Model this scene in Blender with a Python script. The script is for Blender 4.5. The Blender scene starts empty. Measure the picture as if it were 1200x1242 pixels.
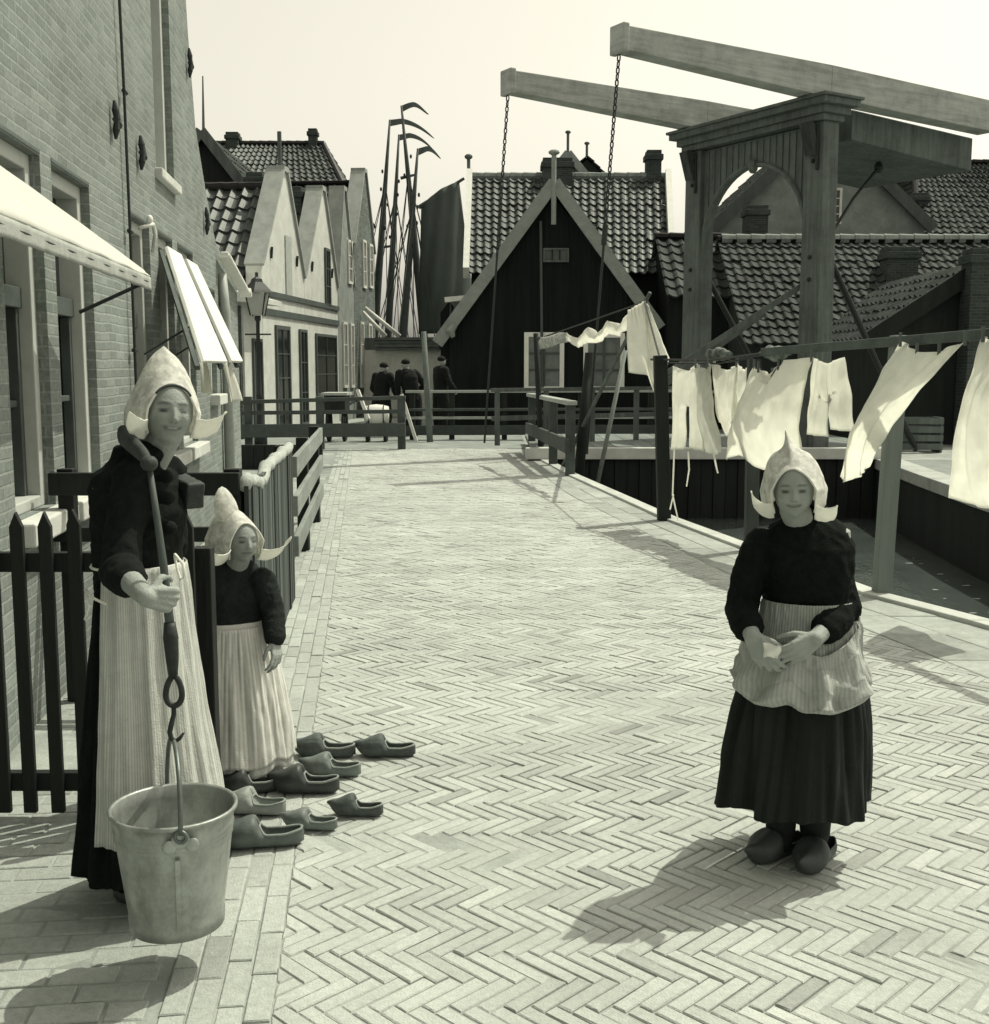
import bpy, bmesh, math, random
import numpy as np
from mathutils import Vector, Matrix, Quaternion, noise

# ------------------------------------------------------------------ camera, light, exposure
S = bpy.context.scene
COL = S.collection
R = math.radians
FPX, CX, CY = 1400.0, 600.0, 621.0          # lens of the photograph in its own pixels
CAM_H = 1.5
PITCH = math.atan(176.0 / FPX)
cam_d = bpy.data.cameras.new('camera')
cam = bpy.data.objects.new('camera', cam_d)
COL.objects.link(cam)
cam.location = (0, 0, CAM_H)
cam.rotation_euler = (math.pi / 2 - PITCH, 0, 0)
cam_d.sensor_fit = 'HORIZONTAL'
cam_d.sensor_width = 36.0
cam_d.lens = 36.0 * FPX / 1200.0
cam_d.clip_start = 0.05
cam_d.clip_end = 3000
S.camera = cam

SUN_EL, SUN_AZ = 59.0, 54.0                  # azimuth measured from +Y towards +X
wd = bpy.data.worlds.new('World')
S.world = wd
wd.use_nodes = True
wn = wd.node_tree
wn.nodes.clear()
sky = wn.nodes.new('ShaderNodeTexSky')
sky.sky_type = 'NISHITA'
sky.sun_disc = False
sky.sun_elevation = R(SUN_EL)
sky.sun_rotation = R(SUN_AZ)
sky.dust_density = 3.0
sep = wn.nodes.new('ShaderNodeSeparateColor')   # the old plate sees mostly blue light
mulc = wn.nodes.new('ShaderNodeMix'); mulc.data_type = 'RGBA'; mulc.blend_type = 'MULTIPLY'
mulc.inputs[0].default_value = 1.0
mulc.inputs[7].default_value = (1.035, 0.99, 0.84, 1)
bg = wn.nodes.new('ShaderNodeBackground')
bg.inputs[1].default_value = 0.15
wo = wn.nodes.new('ShaderNodeOutputWorld')
wn.links.new(sky.outputs[0], sep.inputs[0])
wn.links.new(sep.outputs[2], mulc.inputs[6])
wn.links.new(mulc.outputs[2], bg.inputs[0])
wn.links.new(bg.outputs[0], wo.inputs[0])

sun_vec = Vector((math.sin(R(SUN_AZ)) * math.cos(R(SUN_EL)), math.cos(R(SUN_AZ)) * math.cos(R(SUN_EL)), math.sin(R(SUN_EL))))
sun_d = bpy.data.lights.new('sun', 'SUN')
sun_d.energy = 3.0
sun_d.angle = R(0.5)
sun_d.color = (1.0, 0.99, 0.81)
sun = bpy.data.objects.new('sun', sun_d)
COL.objects.link(sun)
sun.rotation_euler = (-sun_vec).to_track_quat('-Z', 'Y').to_euler()
sun.location = (20, 15, 30)

S.view_settings.view_transform = 'Standard'
S.view_settings.look = 'None'
S.view_settings.exposure = 0.24
S.view_settings.gamma = 1.0
S.render.engine = 'CYCLES'
S.cycles.max_bounces = 6
S.cycles.transparent_max_bounces = 8

rnd = random.Random(7)

# ------------------------------------------------------------------ pixels of the photograph -> places
def ray(px, py):
    a, b = (px - CX) / FPX, (CY - py) / FPX
    c, s = math.cos(PITCH), math.sin(PITCH)
    return Vector((a, c + b * s, -s + b * c))

def at(px, py, Y):
    d = ray(px, py)
    t = Y / d.y
    return Vector((d.x * t, Y, CAM_H + d.z * t))

def ground(px, py, z=0.0):
    d = ray(px, py)
    t = (z - CAM_H) / d.z
    return Vector((d.x * t, d.y * t, z))

def on_plane(px, py, p0, n):
    d = ray(px, py)
    o = Vector((0, 0, CAM_H))
    t = (p0 - o).dot(n) / d.dot(n)
    return o + d * t

class Frame:
    """x along a facade, y into the building, z up."""
    def __init__(self, origin, dx, dy):
        l = math.hypot(dx, dy)
        self.x = Vector((dx / l, dy / l, 0)); self.y = Vector((-dy / l, dx / l, 0)); self.z = Vector((0, 0, 1))
        self.o = Vector(origin); self.ang = math.atan2(dy, dx)
    def px(self, px, py, off=0.0):           # (x, z) on the plane y = off
        p = on_plane(px, py, self.o + self.y * off, self.y) - self.o
        return p.dot(self.x), p.z
    def w(self, x, y, z):
        return self.o + self.x * x + self.y * y + self.z * z

# ------------------------------------------------------------------ tones and materials (a toned print: warm lights, green-black darks)
def tone(v, g=None):
    k = min(1.0, v / 0.35)
    h = max(0.0, min(1.0, (v - .35) / .4)); return (v * (0.80 + 0.13 * k + .07 * h), v, v * 0.94, 1.0)

MATS = {}
def mat(name, v, rough=0.85, var=0.18, scale=6.0, bump=0.0, bscale=40.0, stretch=(1, 1, 1), transl=0.0, metal=0.0, spec=0.3, dirt=0.0, dscale=1.3):
    if name in MATS: return MATS[name]
    m = bpy.data.materials.new(name); m.use_nodes = True
    t = m.node_tree; N = t.nodes; L = t.links
    b = N['Principled BSDF']
    b.inputs['Roughness'].default_value = rough
    b.inputs['Metallic'].default_value = metal
    b.inputs['Specular IOR Level'].default_value = spec
    tc = N.new('ShaderNodeTexCoord'); mp = N.new('ShaderNodeMapping')
    mp.inputs['Scale'].default_value = stretch
    L.new(tc.outputs['Object'], mp.inputs['Vector'])
    nz = N.new('ShaderNodeTexNoise'); nz.inputs['Scale'].default_value = scale; nz.inputs['Detail'].default_value = 8; nz.inputs['Roughness'].default_value = 0.65
    L.new(mp.outputs[0], nz.inputs['Vector'])
    mr = N.new('ShaderNodeMapRange'); mr.inputs[1].default_value = 0.3; mr.inputs[2].default_value = 0.7
    mr.inputs[3].default_value = 1 - var; mr.inputs[4].default_value = 1 + var
    L.new(nz.outputs['Fac'], mr.inputs[0])
    mx = N.new('ShaderNodeMix'); mx.data_type = 'RGBA'; mx.blend_type = 'MULTIPLY'; mx.inputs[0].default_value = 1
    mx.inputs[6].default_value = tone(v)
    L.new(mr.outputs[0], mx.inputs[7])
    out_c = mx.outputs[2]
    if dirt:
        n2 = N.new('ShaderNodeTexNoise'); n2.inputs['Scale'].default_value = dscale; n2.inputs['Detail'].default_value = 9; n2.inputs['Roughness'].default_value = 0.75
        L.new(tc.outputs['Object'], n2.inputs['Vector'])
        r2 = N.new('ShaderNodeMapRange'); r2.inputs[1].default_value = 0.42; r2.inputs[2].default_value = 0.68
        r2.inputs[3].default_value = 1.0; r2.inputs[4].default_value = 1 - dirt
        L.new(n2.outputs['Fac'], r2.inputs[0])
        m2 = N.new('ShaderNodeMix'); m2.data_type = 'RGBA'; m2.blend_type = 'MULTIPLY'; m2.inputs[0].default_value = 1
        L.new(out_c, m2.inputs[6]); L.new(r2.outputs[0], m2.inputs[7]); out_c = m2.outputs[2]
    L.new(out_c, b.inputs['Base Color'])
    if bump:
        nb = N.new('ShaderNodeTexNoise'); nb.inputs['Scale'].default_value = bscale; nb.inputs['Detail'].default_value = 6
        L.new(mp.outputs[0], nb.inputs['Vector'])
        bp = N.new('ShaderNodeBump'); bp.inputs['Strength'].default_value = bump; bp.inputs['Distance'].default_value = 0.01
        L.new(nb.outputs['Fac'], bp.inputs['Height']); L.new(bp.outputs[0], b.inputs['Normal'])
    if transl:
        tr = N.new('ShaderNodeBsdfTranslucent'); ms = N.new('ShaderNodeMixShader'); ms.inputs[0].default_value = transl
        L.new(out_c, tr.inputs['Color'])
        L.new(b.outputs[0], ms.inputs[1]); L.new(tr.outputs[0], ms.inputs[2])
        L.new(ms.outputs[0], N['Material Output'].inputs['Surface'])
    MATS[name] = m
    return m

def attr_mat(name, v, rough=0.9, var=0.12, scale=30, bump=0.3, bscale=90, attr='shade', dirt=0.0, dscale=1.5, spec=0.25):
    """like mat(), with a per-piece brightness stored on the mesh (every brick, tile or plank its own)"""
    m = mat(name, v, rough, var, scale, bump, bscale, dirt=dirt, dscale=dscale, spec=spec)
    t = m.node_tree; b = t.nodes['Principled BSDF']
    src = b.inputs['Base Color'].links[0].from_socket
    at_ = t.nodes.new('ShaderNodeAttribute'); at_.attribute_name = attr
    mx = t.nodes.new('ShaderNodeMix'); mx.data_type = 'RGBA'; mx.blend_type = 'MULTIPLY'; mx.inputs[0].default_value = 1
    t.links.new(src, mx.inputs[6]); t.links.new(at_.outputs['Color'], mx.inputs[7])
    t.links.new(mx.outputs[2], b.inputs['Base Color'])
    return m

def brick_mat(name, v, mortar, bw=0.21, bh=0.055, ms=0.008, var=0.3, dirt=0.35, bump=0.6):
    if name in MATS: return MATS[name]
    m = bpy.data.materials.new(name); m.use_nodes = True
    t = m.node_tree; N = t.nodes; L = t.links; b = N['Principled BSDF']
    b.inputs['Roughness'].default_value = 0.92; b.inputs['Specular IOR Level'].default_value = 0.2
    tc = N.new('ShaderNodeTexCoord'); sp = N.new('ShaderNodeSeparateXYZ'); L.new(tc.outputs['Object'], sp.inputs[0])
    ad = N.new('ShaderNodeMath'); ad.operation = 'ADD'; L.new(sp.outputs[0], ad.inputs[0]); L.new(sp.outputs[1], ad.inputs[1])
    cb = N.new('ShaderNodeCombineXYZ'); L.new(ad.outputs[0], cb.inputs[0]); L.new(sp.outputs[2], cb.inputs[1])
    wob = N.new('ShaderNodeTexNoise'); wob.inputs['Scale'].default_value = 2.2; wob.inputs['Detail'].default_value = 5
    L.new(cb.outputs[0], wob.inputs['Vector'])
    wm = N.new('ShaderNodeVectorMath'); wm.operation = 'MULTIPLY_ADD'; wm.inputs[1].default_value = (0.02, 0.022, 0)
    L.new(wob.outputs['Color'], wm.inputs[0]); L.new(cb.outputs[0], wm.inputs[2])
    br = N.new('ShaderNodeTexBrick'); br.inputs['Scale'].default_value = 1.0
    br.inputs['Brick Width'].default_value = bw; br.inputs['Row Height'].default_value = bh; br.inputs['Mortar Size'].default_value = ms
    br.inputs['Mortar Smooth'].default_value = 0.35; br.inputs['Bias'].default_value = -0.1
    br.inputs['Color1'].default_value = tone(v * (1 - var)); br.inputs['Color2'].default_value = tone(v * (1 + var)); br.inputs['Mortar'].default_value = tone(mortar)
    L.new(wm.outputs[0], br.inputs['Vector'])
    n1 = N.new('ShaderNodeTexNoise'); n1.inputs['Scale'].default_value = 45; n1.inputs['Detail'].default_value = 6; L.new(tc.outputs['Object'], n1.inputs['Vector'])
    n2 = N.new('ShaderNodeTexNoise'); n2.inputs['Scale'].default_value = 0.9; n2.inputs['Detail'].default_value = 8; n2.inputs['Roughness'].default_value = 0.7; L.new(tc.outputs['Object'], n2.inputs['Vector'])
    r1 = N.new('ShaderNodeMapRange'); r1.inputs[1].default_value = .3; r1.inputs[2].default_value = .7; r1.inputs[3].default_value = .82; r1.inputs[4].default_value = 1.16; L.new(n1.outputs['Fac'], r1.inputs[0])
    r2 = N.new('ShaderNodeMapRange'); r2.inputs[1].default_value = .35; r2.inputs[2].default_value = .7; r2.inputs[3].default_value = 1.1; r2.inputs[4].default_value = 1 - dirt; L.new(n2.outputs['Fac'], r2.inputs[0])
    mm = N.new('ShaderNodeMath'); mm.operation = 'MULTIPLY'; L.new(r1.outputs[0], mm.inputs[0]); L.new(r2.outputs[0], mm.inputs[1])
    mx = N.new('ShaderNodeMix'); mx.data_type = 'RGBA'; mx.blend_type = 'MULTIPLY'; mx.inputs[0].default_value = 1
    L.new(br.outputs['Color'], mx.inputs[6]); L.new(mm.outputs[0], mx.inputs[7]); L.new(mx.outputs[2], b.inputs['Base Color'])
    hs = N.new('ShaderNodeMath'); hs.operation = 'MULTIPLY_ADD'; hs.inputs[1].default_value = -1.0; L.new(br.outputs['Fac'], hs.inputs[0])
    h2 = N.new('ShaderNodeMath'); h2.operation = 'MULTIPLY'; h2.inputs[1].default_value = 0.5; L.new(n1.outputs['Fac'], h2.inputs[0]); L.new(h2.outputs[0], hs.inputs[2])
    bp = N.new('ShaderNodeBump'); bp.inputs['Strength'].default_value = bump; bp.inputs['Distance'].default_value = 0.008
    L.new(hs.outputs[0], bp.inputs['Height']); L.new(bp.outputs[0], b.inputs['Normal'])
    MATS[name] = m
    return m

def stripe_mat(name, v1, v2, freq, transl=0.1, duty=0.0):
    """woven stripes running down the cloth, laid out on its own UV (u around the body, in metres)"""
    m = mat(name, v1, 0.9, 0.1, 25, 0.35, 220, transl=0)
    t = m.node_tree; N = t.nodes; L = t.links; b = N['Principled BSDF']
    src = b.inputs['Base Color'].links[0].from_socket
    uv = N.new('ShaderNodeUVMap'); sp = N.new('ShaderNodeSeparateXYZ'); L.new(uv.outputs[0], sp.inputs[0])
    ml = N.new('ShaderNodeMath'); ml.operation = 'MULTIPLY'; ml.inputs[1].default_value = freq * math.pi * 2; L.new(sp.outputs[0], ml.inputs[0])
    sn = N.new('ShaderNodeMath'); sn.operation = 'SINE'; L.new(ml.outputs[0], sn.inputs[0])
    mr = N.new('ShaderNodeMapRange'); mr.inputs[1].default_value = duty - .4; mr.inputs[2].default_value = duty + .4; mr.inputs[3].default_value = 1.0; mr.inputs[4].default_value = v2 / v1
    L.new(sn.outputs[0], mr.inputs[0])
    mx = N.new('ShaderNodeMix'); mx.data_type = 'RGBA'; mx.blend_type = 'MULTIPLY'; mx.inputs[0].default_value = 1
    L.new(src, mx.inputs[6]); L.new(mr.outputs[0], mx.inputs[7]); L.new(mx.outputs[2], b.inputs['Base Color'])
    if transl:
        tr = N.new('ShaderNodeBsdfTranslucent'); ms = N.new('ShaderNodeMixShader'); ms.inputs[0].default_value = transl
        L.new(mx.outputs[2], tr.inputs['Color']); L.new(b.outputs[0], ms.inputs[1]); L.new(tr.outputs[0], ms.inputs[2])
        L.new(ms.outputs[0], N['Material Output'].inputs['Surface'])
    return m

def lace_mat(name, v, transl=0.3):
    m = mat(name, v, 0.9, 0.08, 18, 0.0, transl=0)
    t = m.node_tree; N = t.nodes; L = t.links; b = N['Principled BSDF']
    src = b.inputs['Base Color'].links[0].from_socket
    tc = N.new('ShaderNodeTexCoord')
    vo = N.new('ShaderNodeTexVoronoi'); vo.inputs['Scale'].default_value = 95; L.new(tc.outputs['Object'], vo.inputs['Vector'])
    nz = N.new('ShaderNodeTexNoise'); nz.inputs['Scale'].default_value = 38; nz.inputs['Detail'].default_value = 4; L.new(tc.outputs['Object'], nz.inputs['Vector'])
    mr = N.new('ShaderNodeMapRange'); mr.inputs[1].default_value = .15; mr.inputs[2].default_value = .6; mr.inputs[3].default_value = 1.0; mr.inputs[4].default_value = .86; L.new(vo.outputs['Distance'], mr.inputs[0])
    m2 = N.new('ShaderNodeMapRange'); m2.inputs[1].default_value = .46; m2.inputs[2].default_value = .62; m2.inputs[3].default_value = 1.0; m2.inputs[4].default_value = .78; L.new(nz.outputs['Fac'], m2.inputs[0])
    mm = N.new('ShaderNodeMath'); mm.operation = 'MULTIPLY'; L.new(mr.outputs[0], mm.inputs[0]); L.new(m2.outputs[0], mm.inputs[1])
    mx = N.new('ShaderNodeMix'); mx.data_type = 'RGBA'; mx.blend_type = 'MULTIPLY'; mx.inputs[0].default_value = 1
    L.new(src, mx.inputs[6]); L.new(mm.outputs[0], mx.inputs[7]); L.new(mx.outputs[2], b.inputs['Base Color'])
    bp = N.new('ShaderNodeBump'); bp.inputs['Strength'].default_value = .6; bp.inputs['Distance'].default_value = .004
    L.new(mm.outputs[0], bp.inputs['Height']); L.new(bp.outputs[0], b.inputs['Normal'])
    tr = N.new('ShaderNodeBsdfTranslucent'); ms = N.new('ShaderNodeMixShader'); ms.inputs[0].default_value = transl
    L.new(mx.outputs[2], tr.inputs['Color']); L.new(b.outputs[0], ms.inputs[1]); L.new(tr.outputs[0], ms.inputs[2])
    L.new(ms.outputs[0], N['Material Output'].inputs['Surface'])
    return m

def glass_mat(name='window_glass', v=0.02):
    return mat(name, v, 0.12, 0.3, 3, 0.08, 3, spec=0.6)

BLACK = lambda: mat('black_cloth', 0.012, 0.95, 0.35, 30, 0.25, 220, spec=0.1)
DARKW = lambda: mat('tarred_wood', 0.020, 0.8, 0.35, 5, 0.5, 25, stretch=(1, 1, .12))
GREYW = lambda: mat('weathered_wood', 0.13, 0.85, 0.35, 6, 0.5, 30, stretch=(1, 1, .12))
MIDW = lambda: mat('painted_grey_wood', 0.10, 0.7, 0.22, 5, 0.3, 25, stretch=(1, 1, .15), dirt=.25)
WHITEP = lambda: mat('white_paint', 0.72, 0.6, 0.08, 9, 0.15, 40, dirt=.18)
CREAMP = lambda: mat('cream_plaster', 0.62, 0.85, 0.1, 3, 0.3, 25, dirt=.22)
IRON = lambda: mat('dark_iron', 0.03, 0.55, 0.3, 30, 0.3, 90)
CLOTHW = lambda: mat('white_linen', 0.93, 0.9, 0.05, 12, 0.35, 150, transl=0.66)

# ------------------------------------------------------------------ mesh builder and object helpers
class MB:
    def __init__(self):
        self.v = []; self.f = []; self.uv = None; self.sh = None
    def add(self, vs, fs):
        b = len(self.v)
        self.v.extend([tuple(p) for p in vs]); self.f.extend([tuple(i + b for i in q) for q in fs])
        return b
    def hexa(self, p):           # 0-3 bottom ccw, 4-7 top ccw
        self.add(p, [(3, 2, 1, 0), (4, 5, 6, 7), (0, 1, 5, 4), (1, 2, 6, 5), (2, 3, 7, 6), (3, 0, 4, 7)])
    def box(self, x0, x1, y0, y1, z0, z1):
        self.hexa([(x0, y0, z0), (x1, y0, z0), (x1, y1, z0), (x0, y1, z0), (x0, y0, z1), (x1, y0, z1), (x1, y1, z1), (x0, y1, z1)])
    def quad(self, a, b, c, d): self.add([a, b, c, d], [(0, 1, 2, 3)])
    def beam(self, p0, p1, w, h, up=(0, 0, 1), w1=None, h1=None):
        p0, p1 = Vector(p0), Vector(p1); d = (p1 - p0).normalized(); up = Vector(up)
        if abs(d.dot(up)) > .98: up = Vector((0, 1, 0))
        s = d.cross(up).normalized(); u = s.cross(d).normalized()
        w1 = w if w1 is None else w1; h1 = h if h1 is None else h1
        c = []
        for p, ww, hh in ((p0, w, h), (p1, w1, h1)):
            c.append([p - s * ww / 2 - u * hh / 2, p + s * ww / 2 - u * hh / 2, p + s * ww / 2 + u * hh / 2, p - s * ww / 2 + u * hh / 2])
        self.add(c[0] + c[1], [(0, 1, 2, 3), (7, 6, 5, 4), (0, 4, 5, 1), (1, 5, 6, 2), (2, 6, 7, 3), (3, 7, 4, 0)])
    def tube(self, pts, rad, n=8, cap=True, flat=None, closed=False):
        pts = [Vector(p) for p in pts]; m = len(pts)
        if not hasattr(rad, '__len__'): rad = [rad] * m
        ref = None; rings = []
        for i, p in enumerate(pts):
            if closed: d = pts[(i + 1) % m] - pts[i - 1]
            else: d = (pts[min(i + 1, m - 1)] - pts[max(i - 1, 0)])
            d = d.normalized() if d.length > 1e-9 else Vector((0, 0, 1))
            if ref is None:
                ref = Vector((1, 0, 0)) if abs(d.x) < .8 else Vector((0, 1, 0))
            a = (ref - d * ref.dot(d)).normalized(); ref = a; b = d.cross(a)
            r = rad[i]; ra, rb = (r if hasattr(r, '__len__') else (r, r))
            rings.append([p + a * (math.cos(2 * math.pi * k / n) * ra) + b * (math.sin(2 * math.pi * k / n) * rb) for k in range(n)])
        vs = [q for r_ in rings for q in r_]; fs = []
        for i in range(m if closed else m - 1):
            j = (i + 1) % m
            for k in range(n):
                k2 = (k + 1) % n
                fs.append((i * n + k, i * n + k2, j * n + k2, j * n + k))
        if cap and not closed:
            fs.append(tuple(range(n - 1, -1, -1))); fs.append(tuple((m - 1) * n + k for k in range(n)))
        self.add(vs, fs)
    def capsule(self, p0, p1, r0, r1, n=14, m=5):
        p0, p1 = Vector(p0), Vector(p1); d = (p1 - p0); L = d.length; d = d / max(L, 1e-9)
        pts, rad = [], []
        for i in range(m + 1):
            a = math.pi / 2 * i / m
            pts.append(p0 - d * r0 * math.cos(a)); rad.append(max(r0 * math.sin(a), r0 * .02))
        for i in range(m + 1):
            a = math.pi / 2 * i / m
            pts.append(p1 + d * r1 * math.sin(a)); rad.append(max(r1 * math.cos(a), r1 * .02))
        self.tube(pts, rad, n)
    def chain(self, pts, rads, n=14):
        for i in range(len(pts) - 1): self.capsule(pts[i], pts[i + 1], rads[i], rads[i + 1], n)
    def ellipsoid(self, c, r, nu=20, nv=14, rot=None):
        c = Vector(c); pr = []
        for j in range(nv + 1):
            t = math.pi * j / nv
            for i in range(nu):
                a = 2 * math.pi * i / nu
                p = Vector((r[0] * math.sin(t) * math.cos(a), r[1] * math.sin(t) * math.sin(a), r[2] * math.cos(t)))
                if rot: p = rot @ p
                pr.append(c + p)
        fs = []
        for j in range(nv):
            for i in range(nu):
                fs.append((j * nu + i, (j + 1) * nu + i, (j + 1) * nu + (i + 1) % nu, j * nu + (i + 1) % nu))
        self.add(pr, fs)
    def lathe(self, prof, n=24, c=(0, 0, 0)):
        vs = []; m = len(prof)
        for r, z in prof:
            for k in range(n):
                a = 2 * math.pi * k / n
                vs.append((c[0] + r * math.cos(a), c[1] + r * math.sin(a), c[2] + z))
        fs = []
        for i in range(m - 1):
            for k in range(n):
                fs.append((i * n + k, i * n + (k + 1) % n, (i + 1) * n + (k + 1) % n, (i + 1) * n + k))
        self.add(vs, fs)
    def prism(self, poly, vec):          # planar polygon extruded along vec
        vec = Vector(vec); n = len(poly); a = [Vector(p) for p in poly]; b = [p + vec for p in a]
        fs = [tuple(range(n)), tuple(range(2 * n - 1, n - 1, -1))]
        for i in range(n): fs.append((i, i + n, (i + 1) % n + n, (i + 1) % n))
        self.add(a + b, fs)
    def grid(self, fn, nu, nv, uvfn=None, close_u=False):
        b = len(self.v); W = nu if close_u else nu + 1
        for j in range(nv + 1):
            for i in range(W): self.v.append(tuple(fn(i / nu, j / nv)))
        for j in range(nv):
            for i in range(nu):
                i2 = (i + 1) % W
                self.f.append((b + j * W + i, b + j * W + i2, b + (j + 1) * W + i2, b + (j + 1) * W + i))
                if uvfn:
                    if self.uv is None: self.uv = []
                    for (q, r_) in ((i, j), (i + 1, j), (i + 1, j + 1), (i, j + 1)): self.uv.append(uvfn(q / nu, r_ / nv))
    def build(self, name, m, parent=None, smooth=False, bevel=0.0, solid=0.0, world=True, subsurf=0):
        me = bpy.data.meshes.new(name)
        vs = self.v
        if parent is not None and world:
            inv = parent.matrix_basis.inverted()
            pp = parent.parent
            if pp is not None: inv = inv @ pp.matrix_basis.inverted()
            vs = [inv @ Vector(p) for p in vs]
        me.from_pydata([tuple(p) for p in vs], [], self.f)
        bm = bmesh.new(); bm.from_mesh(me)
        if self.uv is None and self.sh is None:
            bmesh.ops.recalc_face_normals(bm, faces=bm.faces)
            bm.to_mesh(me)
        bm.free()
        if self.uv is not None:
            ul = me.uv_layers.new(name='UVMap')
            for k, u in enumerate(self.uv): ul.data[k].uv = u
        if getattr(self, 'weld', False):
            bm = bmesh.new(); bm.from_mesh(me); bmesh.ops.remove_doubles(bm, verts=bm.verts, dist=2e-5); bmesh.ops.dissolve_degenerate(bm, edges=bm.edges, dist=1e-6); bm.to_mesh(me); bm.free()
        me.materials.append(m)
        if smooth: me.polygons.foreach_set('use_smooth', [True] * len(me.polygons))
        me.update()
        o = bpy.data.objects.new(name, me); COL.objects.link(o)
        if parent is not None: o.parent = parent
        if bevel:
            md = o.modifiers.new('bevel', 'BEVEL'); md.width = bevel; md.segments = 2; md.limit_method = 'ANGLE'; md.angle_limit = R(40)
        if solid:
            md = o.modifiers.new('solid', 'SOLIDIFY'); md.thickness = solid; md.offset = 0
        if subsurf:
            md = o.modifiers.new('sub', 'SUBSURF'); md.levels = subsurf; md.render_levels = subsurf
        return o

def thing(name, label, cat, loc=(0, 0, 0), rz=0.0, group=None):
    o = bpy.data.objects.new(name, None); COL.objects.link(o)
    o.empty_display_size = .2
    o.location = loc; o.rotation_euler = (0, 0, rz)
    o.matrix_basis = Matrix.Translation(Vector(loc)) @ Matrix.Rotation(rz, 4, 'Z')
    o['label'] = label; o['category'] = cat
    if group: o['group'] = group
    return o

def tag(o, label, cat, group=None):
    o['label'] = label; o['category'] = cat
    if group: o['group'] = group
    return o

def struct(o, kind='structure'):
    o['kind'] = kind; return o

def sub(o, parent_root_empty):     # helper alias
    o.parent = parent_root_empty; return o

def nz(p, s=1.0, off=0.0):
    return noise.noise(Vector((p[0] * s + off, p[1] * s + off * .7, p[2] * s - off)))

def remeshed(mb, name, m, parent, voxel, smooth_it=2, folds=None, world=True):
    """one continuous skin grown over the pieces of mb; folds(co, normal) -> displacement"""
    o = mb.build(name + '_tmp', m, None)
    md = o.modifiers.new('r', 'REMESH'); md.mode = 'VOXEL'; md.voxel_size = voxel
    if smooth_it:
        ms = o.modifiers.new('s', 'SMOOTH'); ms.iterations = smooth_it; ms.factor = .5
    dg = bpy.context.evaluated_depsgraph_get(); dg.update()
    ev = o.evaluated_get(dg)
    me = bpy.data.meshes.new_from_object(ev)
    bpy.data.objects.remove(o)
    me.name = name
    if folds:
        co = [v.co.copy() for v in me.vertices]; no = [v.normal.copy() for v in me.vertices]
        for i, v in enumerate(me.vertices): v.co = co[i] + folds(co[i], no[i])
    me.polygons.foreach_set('use_smooth', [True] * len(me.polygons))
    if not me.materials: me.materials.append(m)
    o = bpy.data.objects.new(name, me); COL.objects.link(o)
    if parent is not None:
        o.parent = parent
        if world: me.transform(parent.matrix_basis.inverted())
    me.update()
    return o

# ------------------------------------------------------------------ the setting: ground, paving, canal
def interp(tab, y):
    if y <= tab[0][0]: return tab[0][1]
    for (a, b), (c, d) in zip(tab, tab[1:]):
        if y <= c: return b + (d - b) * (y - a) / (c - a)
    return tab[-1][1]
QUAY = [(-6, 7.6), (2, 4.6), (5, 3.5), (6.65, 2.92), (7.5, 2.56), (11.3, 1.80), (15.85, 1.16), (18.6, .86), (22, .6)]
RBANK = [(-6, 8.6), (3, 6.2), (8, 5.35), (14.2, 5.66), (18.6, 6.15), (22, 6.6)]
quay = lambda y: interp(QUAY, y)
rbank = lambda y: interp(RBANK, y)
STRIP = [(-6, 6.9), (2, 3.55), (5.43, 2.40), (8.34, 1.70), (13.57, .88), (18.6, .46), (22, .2)]
stripx = lambda y: interp(STRIP, y)
wallx = lambda y: -1.412 - .112 * y
bordx = lambda y: wallx(y) + 1.155
CANAL_END = 18.7
WATER_Z = -0.95

EARTH = mat('sandy_earth', .36, .95, .25, 4, .5, 60, dirt=.3)
FARSTONE = mat('worn_setts', .27, .95, .2, 3, .4, 40, dirt=.25)

mb = MB()
ys = [-6, -2, 2, 4, 5, 6.65, 7.5, 9, 11.3, 13.5, 15.85, 18.7]
for a, b in zip(ys, ys[1:]):
    mb.quad((-60, a, -.0052), (quay(a) - .02, a, -.0052), (quay(b) - .02, b, -.0052), (-60, b, -.0052))
    mb.quad((rbank(a) + .02, a, -.03), (80, a, -.03), (80, b, -.03), (rbank(b) + .02, b, -.03))
mb.quad((-60, 18.7, -.0052), (80, 18.7, -.0052), (80, 23.6, -.0052), (-60, 23.6, -.0052))
mb.quad((-110, 23.6, -.034), (110, 23.6, -.034), (110, 170, -.034), (-110, 170, -.034))
struct(mb.build('ground', EARTH))

mb = MB()
mb.quad((-6, -6, WATER_Z), (20, -6, WATER_Z), (20, 19.6, WATER_Z), (-6, 19.6, WATER_Z))
wm = mat('canal_water', .075, .08, .25, 1.5, 0, spec=.5)
t = wm.node_tree; b = t.nodes['Principled BSDF']; tcw = t.nodes.new('ShaderNodeTexCoord'); mpw = t.nodes.new('ShaderNodeMapping'); mpw.inputs['Scale'].default_value = (1, .45, 1)
nw = t.nodes.new('ShaderNodeTexNoise'); nw.inputs['Scale'].default_value = 5; nw.inputs['Detail'].default_value = 5
bw_ = t.nodes.new('ShaderNodeBump'); bw_.inputs['Strength'].default_value = .45; bw_.inputs['Distance'].default_value = .03
t.links.new(tcw.outputs['Object'], mpw.inputs[0]); t.links.new(mpw.outputs[0], nw.inputs[0]); t.links.new(nw.outputs['Fac'], bw_.inputs['Height']); t.links.new(bw_.outputs[0], b.inputs['Normal'])
struct(mb.build('water', wm))

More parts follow.
